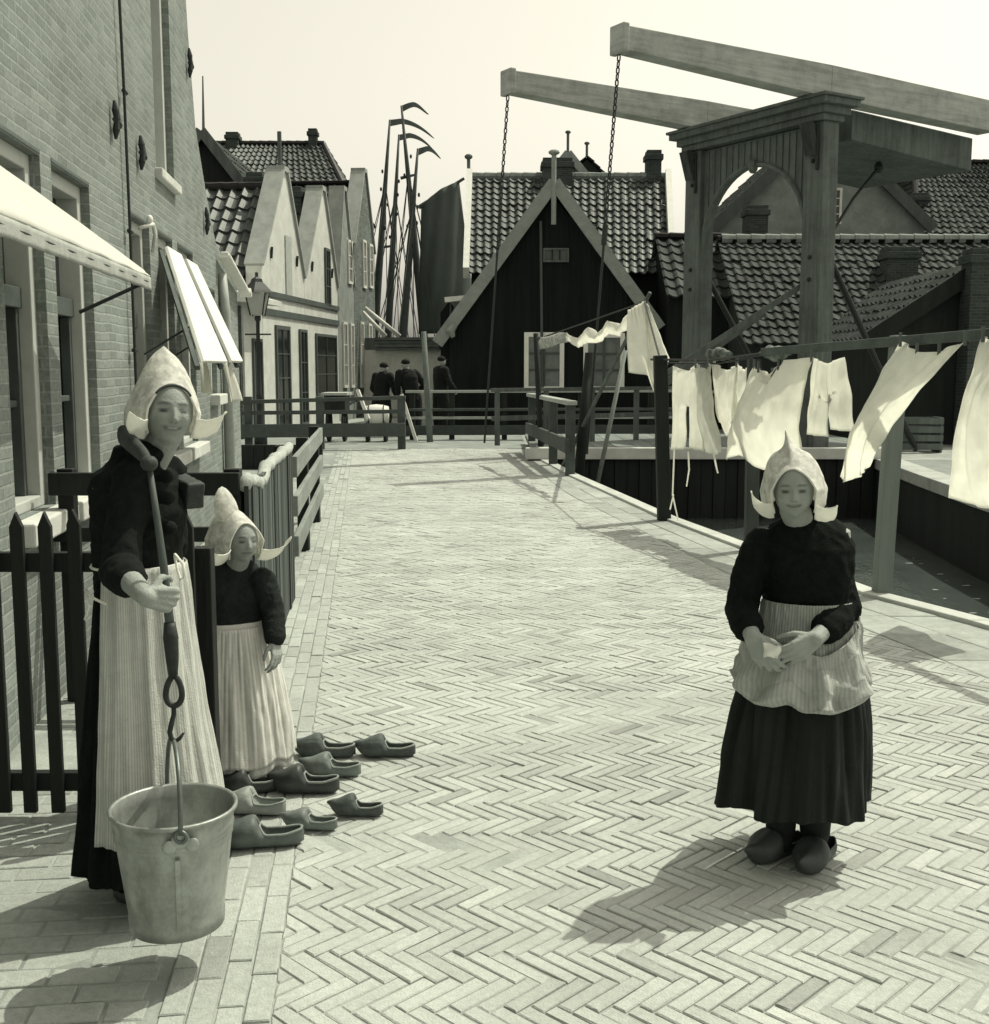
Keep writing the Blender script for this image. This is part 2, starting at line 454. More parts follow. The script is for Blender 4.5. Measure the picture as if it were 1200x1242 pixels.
# flecks of foam and leaves drifting on the canal
mb = MB()
for _ in range(80):
    y = rnd.uniform(7.5, 18.3); x = rnd.uniform(quay(y) + .1, rbank(y) - .1)
    r = rnd.uniform(.008, .035); n = 6; a0 = rnd.uniform(0, 6)
    mb.add([(x + r * rnd.uniform(.5, 1.4) * 1.6 * math.cos(a0 + k * 1.047), y + r * rnd.uniform(.5, 1.2) * math.sin(a0 + k * 1.047), WATER_Z + .004) for k in range(n)], [tuple(range(n))])
struct(mb.build('floating_flecks', mat('foam_flecks', .3, .8)), 'stuff')

# --- bricks of the street: each brick a little block with its own height, tilt and tone
bv, bf, bs = [], [], []
def brick(cx, cy, L, Wd, ang, z=0.0, sh=1.0, gap=.0048):
    hx, hy = L / 2 - gap / 2, Wd / 2 - gap / 2
    ca, sa = math.cos(ang), math.sin(ang)
    tx, ty = rnd.gauss(0, .006), rnd.gauss(0, .011)
    z0 = z + rnd.gauss(0, .0012) + .006 * noise.noise(Vector((cx * 1.3, cy * 1.3, 0))) - (.004 if rnd.random() < .03 else 0)
    base = len(bv)
    e = .0032
    for (ix, zz) in ((0, -.03), (0, -.003), (e, 0)):
        for sx, sy in ((-1, -1), (1, -1), (1, 1), (-1, 1)):
            lx = sx * (hx - ix) + rnd.gauss(0, .0011); ly = sy * (hy - ix) + rnd.gauss(0, .0011)
            bv.append((cx + lx * ca - ly * sa, cy + lx * sa + ly * ca, z0 + zz + (lx * tx + ly * ty if zz > -.02 else 0)))
    for k in range(4):
        k2 = (k + 1) % 4
        bf.append((base + k, base + k2, base + 4 + k2, base + 4 + k)); bs.append(sh)
        bf.append((base + 4 + k, base + 4 + k2, base + 8 + k2, base + 8 + k)); bs.append(sh * .96)
    bf.append((base + 8, base + 9, base + 10, base + 11)); bs.append(sh)
def brick_poly(P, sh, z=0.0):
    n = len(P); cx = sum(p[0] for p in P) / n; cy = sum(p[1] for p in P) / n; base = len(bv); zz0 = z + rnd.gauss(0, .0012)
    for e, zz in ((.003, -.03), (.003, -.004), (.007, 0)):
        for x, y in P:
            d = max(1e-6, math.hypot(x - cx, y - cy)); k = max(0, 1 - e * 1.3 / d); bv.append((cx + (x - cx) * k, cy + (y - cy) * k, zz0 + zz))
    for k in range(n):
        k2 = (k + 1) % n
        for a in (0, n): bf.append((base + a + k, base + a + k2, base + a + n + k2, base + a + n + k)); bs.append(sh)
    bf.append(tuple(base + 2 * n + k for k in range(n))); bs.append(sh)
def clip(P, f):
    out = []
    for a, b in zip(P, P[1:] + P[:1]):
        fa, fb = f(a), f(b)
        if fa >= 0: out.append(a)
        if fa * fb < 0:
            t = fa / (fa - fb); out.append((a[0] + (b[0] - a[0]) * t, a[1] + (b[1] - a[1]) * t))
    return out
def shade_b(cx, cy):
    s = rnd.gauss(1.0, .055) + .13 * noise.noise(Vector((cx * .8, cy * .8, 3)))
    if rnd.random() < .035: s *= rnd.uniform(.68, .85)
    return max(.5, min(1.25, s))
def build_bricks(name, m):
    global bv, bf, bs
    me = bpy.data.meshes.new(name); me.from_pydata(bv, [], bf)
    a = me.attributes.new('shade', 'FLOAT_COLOR', 'FACE')
    arr = np.ones((len(bf), 4), dtype=np.float32); arr[:, :3] = np.array(bs, dtype=np.float32)[:, None]
    a.data.foreach_set('color', arr.ravel())
    me.materials.append(m); me.update()
    o = bpy.data.objects.new(name, me); COL.objects.link(o); struct(o)
    bv, bf, bs = [], [], []
    return o
BRICKM = attr_mat('clinker_paving', .46, .9, .12, 55, .4, 180, dirt=.26, dscale=1.1, spec=.3)
BW, BL, NB = .0455, .182, 4
c45 = math.cos(-math.pi / 4); s45 = math.sin(-math.pi / 4)
x_org, y_org = -.4, 10.0
for r in range(-500, 500):
    for k in range(-70, 70):
        for kind in (0, 1):
            if kind == 0: cx, cy, a = (r + 2 * NB * k + NB / 2), (r + .5), 0.0
            else: cx, cy, a = (r + 2 * NB - 1 + 2 * NB * k + .5), (r + NB / 2), math.pi / 2
            cx *= BW; cy *= BW
            X = x_org + cx * c45 - cy * s45; Y = y_org + cx * s45 + cy * c45
            if Y < 1.7 or Y > 21.3: continue
            if X < bordx(Y) - .12 or X > stripx(Y) + .12: continue
            if abs(X) > .47 * Y + .6: continue
            if X < bordx(Y) + .13 or X > stripx(Y) - .13:
                ca, sa = math.cos(a - math.pi / 4), math.sin(a - math.pi / 4)
                P = [(X + u * ca - w * sa, Y + u * sa + w * ca) for u, w in ((-BL / 2, -BW / 2), (BL / 2, -BW / 2), (BL / 2, BW / 2), (-BL / 2, BW / 2))]
                P = clip(P, lambda p: p[0] - bordx(p[1]) - .018)
                if len(P) > 2: P = clip(P, lambda p: stripx(p[1]) - .004 - p[0])
                if len(P) > 2:
                    ar = abs(sum(p[0] * q[1] - q[0] * p[1] for p, q in zip(P, P[1:] + P[:1]))) / 2
                    if ar > .0006: brick_poly(P, shade_b(X, Y))
                continue
            brick(X, Y, BL, BW, a - math.pi / 4, 0, shade_b(X, Y))
build_bricks('street', BRICKM)

# border courses along the street and the brick footway in front of the house
wa = math.atan2(1, -.112)
dirw = Vector((math.cos(wa), math.sin(wa), 0)); nrm = Vector((math.sin(wa), -math.cos(wa), 0))
def along(s, off): 
    p = Vector((-1.412, 0, 0)) + dirw * s + nrm * off
    return p.x, p.y
for row in range(4):
    off = 1.135 - .066 * row
    s = 1.6 + rnd.random() * .2
    while s < 21.5:
        l = .215
        X, Y = along(s, off)
        brick(X, Y, l, .066, wa, 0.0, shade_b(X, Y) * 1.03, .006); s += l
rowo = 0
s = 1.5
while s < 21.5:
    o = .01 + (.085 if rowo % 2 else 0)
    while o < .87:
        l = min(.17, .875 - o)
        X, Y = along(s, o + l / 2)
        if l > .05: brick(X, Y, l, .088, wa + math.pi / 2, -.003, shade_b(X, Y) * .97, .008)
        o += l
    s += .088; rowo += 1
build_bricks('footway', attr_mat('footway_brick', .40, .92, .14, 45, .4, 150, dirt=.2, dscale=2.0))

# stone-flagged strip and coping along the canal
s = 1.0
while s < 18.6:
    l = rnd.uniform(.38, .62)
    y0, y1 = s, min(s + l, 18.62)
    for j in range(2):
        def px_(y, f): return stripx(y) + .005 + (quay(y) - .13 - stripx(y)) * f
        a, b = (0, .52) if j == 0 else (.52, 1)
        base = len(bv); zz = rnd.gauss(0, .002)
        g = .006
        for z, e in ((-.03, 0), (-.003, 0), (0, .006)):
            for (y, f, sx, sy) in ((y0, a, 1, 1), (y0, b, -1, 1), (y1, b, -1, -1), (y1, a, 1, -1)):
                bv.append((px_(y, f) + sx * (g + e), y + sy * (g / 2 + e), z + zz))
        sh = shade_b(a, y0)
        for k in range(4):
            k2 = (k + 1) % 4
            bf.append((base + k, base + k2, base + 4 + k2, base + 4 + k)); bs.append(sh)
            bf.append((base + 4 + k, base + 4 + k2, base + 8 + k2, base + 8 + k)); bs.append(sh)
        bf.append((base + 8, base + 9, base + 10, base + 11)); bs.append(sh)
    s += l
build_bricks('quay_pavement', attr_mat('flagstones', .37, .9, .16, 14, .4, 90, dirt=.25, dscale=2.5))
mb = MB()
yy = [-6, 0, 2, 3.5, 5, 6.65, 7.5, 9, 10.2, 11.3, 12.8, 14.3, 15.85, 17.2, 18.66]
for a, b in zip(yy, yy[1:]):
    g = .004
    mb.hexa([(quay(a) - .125, a + g, -.12), (quay(a) + .02, a + g, -.12), (quay(b) + .02, b - g, -.12), (quay(b) - .125, b - g, -.12),
             (quay(a) - .125, a + g, .025), (quay(a) + .02, a + g, .025), (quay(b) + .02, b - g, .025), (quay(b) - .125, b - g, .025)])
struct(mb.build('quay_coping', mat('bleached_coping', .50, .85, .15, 6, .3, 40, stretch=(1, .2, 1), dirt=.2), bevel=.008))
# canal walls
qw = thing('canal_wall', 'dark tarred plank wall holding up the street side of the canal', 'quay wall', (2, 8, WATER_Z))
mb = MB()
for a, b in zip(yy, yy[1:]):
    mb.hexa([(quay(a) - .3, a, -2), (quay(a) - .02, a, -2), (quay(b) - .02, b, -2), (quay(b) - .3, b, -2),
             (quay(a) - .3, a, -.125), (quay(a) - .02, a, -.125), (quay(b) - .02, b, -.125), (quay(b) - .3, b, -.125)])
mb.build('planking', DARKW(), qw)
qr = thing('canal_wall', 'dark canal wall with pale stone edge on the far bank behind the laundry', 'quay wall', (6, 14, WATER_Z))
mb = MB(); mc = MB()
for a, b in zip(ys, ys[1:]):
    mb.hexa([(rbank(a) + .03, a, -2), (rbank(a) + .35, a, -2), (rbank(b) + .35, b, -2), (rbank(b) + .03, b, -2),
             (rbank(a) + .03, a, -.14), (rbank(a) + .35, a, -.14), (rbank(b) + .35, b, -.14), (rbank(b) + .03, b, -.14)])
    mc.hexa([(rbank(a), a, -.138), (rbank(a) + .4, a, -.138), (rbank(b) + .4, b, -.138), (rbank(b), b, -.138),
             (rbank(a), a, .03), (rbank(a) + .4, a, .03), (rbank(b) + .4, b, .03), (rbank(b), b, .03)])
mb.build('planking', DARKW(), qr)
mc.build('coping', mat('far_coping', .45, .85, .15, 4, .3, 30, dirt=.3), qr, bevel=.01)
mb = MB()
for a, b in zip(ys[4:], ys[5:]):
    mb.quad((rbank(a) + .41, a, .004), (30, a, .004), (30, b, .004), (rbank(b) + .41, b, .004))
struct(mb.build('far_bank', FARSTONE))
mb = MB(); mb.quad((-14, 21.35, .002), (.6, 21.35, .002), (.6, 28.8, .002), (-14, 28.8, .002))
mb.quad((-14, 21.34, -.002), (bordx(19), 21.34, -.002), (bordx(15), 15, -.002), (-14, 15, -.002))
struct(mb.build('road', FARSTONE))
mb = MB()
for a, b in zip(np.linspace(.6, 6.5, 18)[:-1], np.linspace(.6, 6.5, 18)[1:]):
    mb.box(a, b - .012, CANAL_END, 22.6, .12, .2)
mb.box(.7, 6.5, CANAL_END + .02, 22.5, -.1, .118)
struct(mb.build('bridge_floor', mat('bridge_planks', .22, .9, .25, 5, .4, 30, stretch=(1, .1, 1), dirt=.2)))
ew = thing('canal_wall', 'black timber wall with a white sunlit cap closing the canal under the drawbridge', 'quay wall', (3.4, CANAL_END, WATER_Z))
mb = MB()
for i in range(30):
    x = .55 + i * .2; mb.box(x, x + .19, CANAL_END - .06 - .02 * (i % 2), CANAL_END + .1, -2, .02 + .0 * i)
mb.build('planking', DARKW(), ew)
mb = MB(); mb.box(.5, 6.5, CANAL_END - .16, CANAL_END + .02, .022, .206)
mb.build('cap_beam', mat('sunlit_cap', .62, .8, .12, 5, .2, 30), ew, bevel=.012)

# ------------------------------------------------------------------ roofs, walls and windows
TILEM = attr_mat('pantiles', .07, .5, .35, 9, .35, 60, dirt=.35, dscale=1.2, spec=.4)
TILEM2 = attr_mat('mossy_pantiles', .050, .78, .4, 9, .4, 60, dirt=.35, dscale=1.0, spec=.25)
def tiles(A, B, C, D, tw=.26, th=.36, amp=.032):
    """pantiles over the slope A B (eave, left to right) C D (ridge, right to left)"""
    A, B, C, D = map(Vector, (A, B, C, D)); mb = MB(); mb.sh = []
    n = ((B - A).cross(D - A)).normalized()
    if n.z < 0: n = -n
    nu = max(2, round(max((B - A).length, (C - D).length) / tw)); nv = max(2, round((D - A).length / th)); q = 6
    prof = [amp * (.9 * math.sin(2 * math.pi * i / q + .5) + .25 * math.sin(4 * math.pi * i / q)) for i in range(q + 1)]
    for j in range(nv):
        for i in range(nu):
            sh = max(.45, rnd.gauss(1, .2)); dz = rnd.gauss(0, .008); sl = rnd.gauss(0, .012) + (-.12 if rnd.random() < .02 else 0)
            vs = []
            for (v, h) in ((j / nv, -.0), (j / nv, .05), ((j + 1.06) / nv, .004)):
                for a in range(q + 1):
                    u = (i + a / q) / nu
                    p = A.lerp(B, u).lerp(D.lerp(C, u), min(v + sl / nv, 1.0))
                    vs.append(p + n * (prof[a] + h + dz))
            fs = []
            for rr in range(2):
                for a in range(q): fs.append((rr * (q + 1) + a, rr * (q + 1) + a + 1, (rr + 1) * (q + 1) + a + 1, (rr + 1) * (q + 1) + a))
            mb.add(vs, fs); mb.sh += [sh] * len(fs)
    return mb
_ob = MB.build
def build_sh(self, name, m, parent=None, **k):
    o = _ob(self, name, m, parent, **k)
    if self.sh:
        a = o.data.attributes.new('shade', 'FLOAT_COLOR', 'FACE')
        arr = np.ones((len(self.f), 4), dtype=np.float32); arr[:, :3] = np.array(self.sh, dtype=np.float32)[:, None]
        a.data.foreach_set('color', arr.ravel())
    return o
MB.build = build_sh

def fpoly(F, pts, y0, y1):          # polygon in facade coordinates, extruded into the building
    return [F.w(x, y0, z) for x, z in pts], F.y * (y1 - y0)
def fbox(mb, F, x0, x1, y0, y1, z0, z1):
    mb.hexa([F.w(x0, y0, z0), F.w(x1, y0, z0), F.w(x1, y1, z0), F.w(x0, y1, z0), F.w(x0, y0, z1), F.w(x1, y0, z1), F.w(x1, y1, z1), F.w(x0, y1, z1)])

def wall_face(mb, F, x0, x1, z0, z1, ops, depth=.2, y=0.0):
    xs = sorted({x0, x1, *[o[0] for o in ops], *[o[1] for o in ops]}); zs = sorted({z0, z1, *[o[2] for o in ops], *[o[3] for o in ops]})
    xs = [x for x in xs if x0 <= x <= x1]; zs = [z for z in zs if z0 <= z <= z1]
    for a, b in zip(xs, xs[1:]):
        for c, d in zip(zs, zs[1:]):
            mx, mz = (a + b) / 2, (c + d) / 2
            if any(o[0] < mx < o[1] and o[2] < mz < o[3] for o in ops): continue
            mb.quad(F.w(a, y, c), F.w(b, y, c), F.w(b, y, d), F.w(a, y, d))
    for o in ops:
        a, b, c, d = o[:4]
        mb.quad(F.w(a, y, c), F.w(a, y + depth, c), F.w(a, y + depth, d), F.w(a, y, d))
        mb.quad(F.w(b, y, c), F.w(b, y + depth, c), F.w(b, y + depth, d), F.w(b, y, d))
        mb.quad(F.w(a, y, c), F.w(b, y, c), F.w(b, y + depth, c), F.w(a, y + depth, c))
        mb.quad(F.w(a, y, d), F.w(b, y, d), F.w(b, y + depth, d), F.w(a, y + depth, d))

def window(F, root, x0, x1, z0, z1, y=0.0, fw=.06, d0=-.02, d1=.06, pane_y=.02, rows=3, cols=2, fm=None, bar=None, gm=None, name='window', bw=.025):
    """frame round x0..x1, z0..z1 with its pane and bars as sub-parts; y is the wall plane"""
    fm = fm or WHITEP(); bar = bar or fm; gm = gm or glass_mat()
    mb = MB()
    fbox(mb, F, x0, x0 + fw, y + d0, y + d1, z0, z1); fbox(mb, F, x1 - fw, x1, y + d0, y + d1, z0, z1)
    fbox(mb, F, x0 + fw, x1 - fw, y + d0, y + d1, z1 - fw, z1); fbox(mb, F, x0 + fw, x1 - fw, y + d0, y + d1, z0, z0 + fw)
    w = mb.build(name, fm, root)
    mg = MB(); fbox(mg, F, x0 + fw, x1 - fw, y + pane_y, y + pane_y + .012, z0 + fw, z1 - fw); g = mg.build('pane', gm, root); g.parent = w
    if rows > 1 or cols > 1:
        ms = MB()
        for i in range(1, cols):
            x = x0 + fw + (x1 - x0 - 2 * fw) * i / cols; fbox(ms, F, x - bw / 2, x + bw / 2, y + pane_y - .025, y + pane_y + .009, z0 + fw, z1 - fw)
        for j in range(1, rows):
            z = z0 + fw + (z1 - z0 - 2 * fw) * j / rows; fbox(ms, F, x0 + fw, x1 - fw, y + pane_y - .02, y + pane_y + .006, z - bw / 2, z + bw / 2)
        s_ = ms.build('glazing_bars', bar, root); s_.parent = w
    return w

def chimney(F, root, x, y, w, d, z0, z1, m, parent=None, cap=True):
    mb = MB(); fbox(mb, F, x - w / 2, x + w / 2, y - d / 2, y + d / 2, z0, z1)
    if cap: fbox(mb, F, x - w / 2 - .05, x + w / 2 + .05, y - d / 2 - .05, y + d / 2 + .05, z1 - .28, z1 - .12)
    o = mb.build('chimney', m, root, bevel=.015)
    if parent: o.parent = parent
    return o

def ridge_cap(mb, p0, p1, r=.11):
    p0, p1 = Vector(p0), Vector(p1); L = (p1 - p0).length; n = max(1, int(L / .36))
    for i in range(n):
        a, b = p0.lerp(p1, i / n), p0.lerp(p1, (i + 1.08) / n)
        mb.tube([a, b], [r, r * .86], 8)

# ------------------------------------------------------------------ the brick house along the left
FL = Frame((-1.412, 0, 0), -.112, 1)
BRK = brick_mat('yellow_brick', .25, .31, .19, .050, .006, .14, .28)
lh = thing('brick_house', 'long pale brick house with tall windows running along the left side of the street', 'house', FL.w(5, 0, 0), FL.ang)
X = lambda px, py=445: FL.px(px, py)[0]
HEAD, SILL = 2.42, .88
opsL = [(X(10), X(60), SILL, HEAD), (X(73), X(117), SILL, HEAD), (X(163), X(187), SILL, HEAD), (X(197), X(214), SILL, HEAD), (X(220), X(238), SILL, HEAD), (X(255), X(263), 1.25, 2.2)]
xu0, xu1 = X(198), X(219)
opsU = [(xu0, xu1, 2.86, 4.55)]
xe = X(290); xn = X(227)
ZS = 2.46
mb = MB()
wall_face(mb, FL, -3, xe, -.05, ZS, opsL + [(1.2, 2.2, SILL, HEAD)], .19)
wall_face(mb, FL, -3, xn, ZS, 7.0, opsU, .19)
edge = [FL.px(290, 352), FL.px(276, 322), FL.px(262, 296), FL.px(250, 234), FL.px(237, 153), FL.px(228, 40)]
edge = [(xe, ZS)] + [e for e in edge if e[1] > ZS + .02] + [(xn + .01, 7.0)]
poly = [(xn, ZS)] + edge + [(xn, 7.0)]
mb.add([FL.w(x, 0, z) for x, z in poly], [tuple(range(len(poly)))])
for (a, b), (c, d) in zip(edge, edge[1:]): mb.quad(FL.w(a, 0, b), FL.w(c, 0, d), FL.w(c, .3, d), FL.w(a, .3, b))
mb.quad(FL.w(xe, 0, -.05), FL.w(xe, 9, -.05), FL.w(xe, 9, ZS), FL.w(xe, 0, ZS))
mb.quad(FL.w(-3, 0, 7), FL.w(xn, 0, 7), FL.w(xn, .3, 7), FL.w(-3, .3, 7))
mb.quad(FL.w(xn - 2, .3, ZS), FL.w(xe, .3, ZS), FL.w(xe, 9, ZS + .1), FL.w(xn - 2, 9, ZS + .1))
lw = mb.build('wall', BRK, lh)
# window heads of upright bricks
SILLM = mat('stone_sill', .62, .8, .12, 8, .2, 40, dirt=.2)
PAINTG = mat('window_frame_paint', .52, .55, .08, 8, .1, 40, dirt=.15)
for k, (a, b, c, d) in enumerate(opsL):
    mb = MB(); fw = .07
    y0, y1 = .045, .185
    fbox(mb, FL, a, a + fw, y0, y1, c, d); fbox(mb, FL, b - fw, b, y0, y1, c, d)
    fbox(mb, FL, a + fw, b - fw, y0, y1, d - fw, d); fbox(mb, FL, a + fw, b - fw, y0, y1, c, c + .05)
    w = mb.build('window', PAINTG, lh, bevel=.006)
    mg = MB(); fbox(mg, FL, a + fw, b - fw, .15, .158, c + .05, d - fw); g = mg.build('pane', glass_mat(), lh); g.parent = w
    ms = MB(); zt = d - .62
    fbox(ms, FL, a + fw, b - fw, .085, .149, zt - .045, zt + .045)
    fbox(ms, FL, a + fw, a + fw + .045, .10, .149, c + .05, zt - .046); fbox(ms, FL, b - fw - .045, b - fw, .10, .149, c + .05, zt - .046)
    fbox(ms, FL, a + fw, b - fw, .115, .149, (c + zt) / 2 - .015, (c + zt) / 2 + .015)
    s_ = ms.build('sash', mat('dark_sash', .09, .6, .2, 8, .2, 40), lh, bevel=.004); s_.parent = w
    mz = MB(); fbox(mz, FL, a - .05, b + .05, -.09, .044, c - .10, c - .003)
    z_ = mz.build('sill', SILLM, lh, bevel=.01); z_.parent = w
    mz = MB(); fbox(mz, FL, a - .0, b + .0, -.004, .04, d + .003, d + .028)
    z_ = mz.build('lintel', mat('grey_lintel', .12, .8, .2, 8, .3, 40), lh, bevel=.006); z_.parent = w
a, b, c, d = opsU[0]
mb = MB(); fbox(mb, FL, a, a + .08, .05, .185, c, d); fbox(mb, FL, b - .08, b, .05, .185, c, d); fbox(mb, FL, a + .08, b - .08, .05, .185, d - .08, d); fbox(mb, FL, a + .08, b - .08, .05, .185, c, c + .05)
w = mb.build('window', PAINTG, lh, bevel=.006)
mg = MB(); fbox(mg, FL, a + .08, b - .08, .15, .158, c + .05, d - .08); g = mg.build('pane', mat('closed_board', .2, .8, .2, 6, .3, 30), lh); g.parent = w
mz = MB(); fbox(mz, FL, a - .04, b + .04, -.05, .049, c - .07, c - .003); z_ = mz.build('sill', SILLM, lh, bevel=.01); z_.parent = w
# iron wall anchors
for (px, py, l) in ((134, 145, .21), (166, 185, .21), (226, 76, .23), (247, 268, .24)):
    x, z = FL.px(px, py); mb = MB()
    mb.tube([FL.w(x, -.025, z - l / 2), FL.w(x, -.03, z - l / 4), FL.w(x, -.035, z), FL.w(x, -.03, z + l / 4), FL.w(x, -.025, z + l / 2)], [.008, .022, .014, .022, .008], 8)
    mb.tube([FL.w(x - .02, -.03, z), FL.w(x + .06, -.035, z - .02), FL.w(x + .09, -.03, z + .05)], [.018, .02, .008], 6)
    mb.build('wall_anchor', IRON(), lh)
# thin pipe with brackets, the pale post near the far end
x = X(158); mb = MB(); mb.tube([FL.w(x, -.03, .3), FL.w(x, -.03, 2.3), FL.w(x - .02, -.03, 3.1), FL.w(x - .06, -.03, 3.7)], .009, 8)
for z in (.8, 1.6, 2.3, 3.1): mb.tube([FL.w(x - .035, -.03, z), FL.w(x + .035, -.03, z)], .014, 6)
mb.build('drainpipe', IRON(), lh)
x = X(268); mb = MB(); mb.tube([FL.w(x, -.06, .1), FL.w(x, -.06, 2.0), FL.w(x + .02, -.03, 2.4)], .05, 10)
mb.build('rainwater_pipe', mat('grey_zinc', .35, .5, .15, 8, .1, 40), lh, smooth=True)
# white gutter end at the shoulder
mb = MB()
p0 = on_plane(262, 304, FL.o, FL.y); p1 = on_plane(288, 349, FL.o, FL.y)
for off, h, w_ in ((-.02, .03, .08), (-.05, .035, .12)):
    mb.beam(p0 - FL.y * (-off) * 0 - FL.y * .08 + Vector((0, 0, off)), p1 - FL.y * .08 + Vector((0, 0, off)), w_, h)
mb.beam(p1 - FL.y * .08 + Vector((0, 0, -.02)), p1 - FL.y * .08 + FL.x * .12 + Vector((0, 0, -.08)), .14, .05)
mb.build('gutter', mat('white_gutter', .78, .6, .08, 8), lh, bevel=.01)
x = X(170, 268); z = FL.px(170, 268)[1]
mb = MB(); mb.ellipsoid(FL.w(x, -.06, z + .01), (.022, .022, .03), 12, 8); mb.tube([FL.w(x - .05, -.0, z - .05), FL.w(x, -.08, z - .02), FL.w(x + .12, -.07, z - .07), FL.w(x + .3, -.02, z - .16)], .013, 8)
mb.build('pulley_bracket', mat('white_porcelain', .75, .4, .1), lh, smooth=True)

# sun awning and the two hinged window boards
def slab(name, label, cat, corners, m, th=.03, group=None, bevel=.006):
    p = [Vector(c) for c in corners]; n = (p[1] - p[0]).cross(p[3] - p[0]).normalized()
    mb = MB(); mb.hexa([q - n * th / 2 for q in p] + [q + n * th / 2 for q in p])
    return mb
def outp(px, py, off): return on_plane(px, py, FL.o - FL.y * off, FL.y)
xa0, xa1 = 2.0, X(181)
aw = thing('awning', 'bright white sloping canvas window awning with narrow valance above the nearest windows', 'awning', FL.w(4.5, 0, 2.2), FL.ang)
zt0 = FL.px(100, 275)[1]
in0, in1 = FL.px(24, 208), FL.px(172, 338)
ofar = outp(180, 350, .34); onear = outp(2, 236, .34)
zo = (ofar.z + onear.z) / 2; xo1 = (ofar - FL.o).dot(FL.x); xo0 = (onear - FL.o).dot(FL.x)
zi = max(in0[1], in1[1], zo + .18)
xs_ = xo0 - .9
def awp(u, v):
    x = xs_ + (xo1 - xs_) * u; w = max(0, (u - .45) / .55) ** 1.15; y = (-.01 - .31 * w) * (1 - v) - .35 * v
    z = (zi + (zo + .03 - zi) * w) * (1 - v) + zo * v - .006 * math.sin(math.pi * v) + .003 * math.sin(u * 40) * v + .004 * nz((x * 3, v * 3, 1))
    return FL.w(x, y, z)
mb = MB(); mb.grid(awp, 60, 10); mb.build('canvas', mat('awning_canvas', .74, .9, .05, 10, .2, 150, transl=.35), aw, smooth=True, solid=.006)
def awv(u, v):
    x = xs_ + (xo1 - xs_) * u
    return FL.w(x, -.35 - .004 * math.sin(u * 70) * v, zo - .005 - .062 * v - .004 * v * nz((u * 30, 0, 0)))
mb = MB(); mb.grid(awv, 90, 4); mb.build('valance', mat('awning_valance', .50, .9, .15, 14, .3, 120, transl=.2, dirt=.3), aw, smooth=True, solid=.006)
mb = MB(); mb.tube([FL.w(xs_, -.335, zo - .03), FL.w(xo1, -.335, zo - .03)], .018, 8)
for f in (.25, .99): mb.tube([FL.w(xs_ + (xo1 - xs_) * f, -.335, zo - .03), FL.w(xs_ + (xo1 - xs_) * f, -.01, zo - .18)], .010, 6)
mb.build('awning_bar', IRON(), aw)
for k, (q, lab) in enumerate((([(196, 298), (213, 310), (274, 439), (246, 440)], 'broad white window board propped outward, the nearer of a pair above the doorway'),
                              ([(220, 315), (233, 321), (293, 438), (280, 440)], 'narrow white window board propped outward behind a broader one'))):
    off = .44
    tl = FL.px(*q[0]); tr = FL.px(*q[1])
    zt = (tl[1] + tr[1]) / 2
    bl = outp(*q[3], off); brp = outp(*q[2], off)
    zb = (bl.z + brp.z) / 2
    xa = (bl - FL.o).dot(FL.x); xb = (brp - FL.o).dot(FL.x)
    x0t, x1t = (tl[0] + 0 * xa), tr[0]
    r_ = thing('window_board', lab, 'shutter', FL.w(xa, 0, zt), FL.ang, 'white propped window boards')
    A = [FL.w(x0t, -.03, zt), FL.w(x1t, -.03, zt), FL.w(xb, -off, zb), FL.w(xa, -off, zb)]
    slab('', '', '', A, None).build('panel', mat('board_white', .72, .6, .06, 6, .1, 30), r_, bevel=.006)
    mb = MB()
    e0, e1 = Vector(A[0]), Vector(A[3]); off3 = Vector((0, 0, .022)) - FL.y * .02
    mb.beam(e0 + off3 * -1.6, e1 + off3 * -1.6, .03, .03); e0, e1 = Vector(A[1]), Vector(A[2]); mb.beam(e0 - off3 * 1.6, e1 - off3 * 1.6, .03, .03)
    mb.build('batten', GREYW(), r_)
    mb = MB(); mb.tube([FL.w((xa + xb) / 2, -off + .12, zb + .25), FL.w((xa + xb) / 2 - .1, -.01, zb + .05)], .007, 6)
    mb.build('stay', IRON(), r_)
# cloths hanging under the boards
for (q, lab, off) in (([(240, 440), (249, 428), (254, 478), (243, 474)], 'small white cloth hanging flat below the broad window board', .22), ([(268, 436), (280, 440), (291, 486), (279, 488)], 'long white cloth hanging below the narrow window board', .40)):
    P4 = [outp(p[0], p[1], off) for p in q]
    def cl(u, v, P4=P4):
        p = P4[0].lerp(P4[1], u).lerp(P4[3].lerp(P4[2], u), v); return p + Vector((.02 * math.sin(6 * u + 2 * v), .02 * math.sin(9 * u) * v, 0))
    mb = MB(); mb.grid(cl, 8, 16); o = mb.build('hanging_cloth', CLOTHW(), None, smooth=True, solid=.004); tag(o, lab, 'cloth')

# ------------------------------------------------------------------ houses behind
def facade_poly(F, pts, root, m, y0=0.0, y1=.35, name='wall', **k):
    mb = MB(); a, b = fpoly(F, pts, y0, y1); mb.prism(a, b); return mb.build(name, m, root, **k)

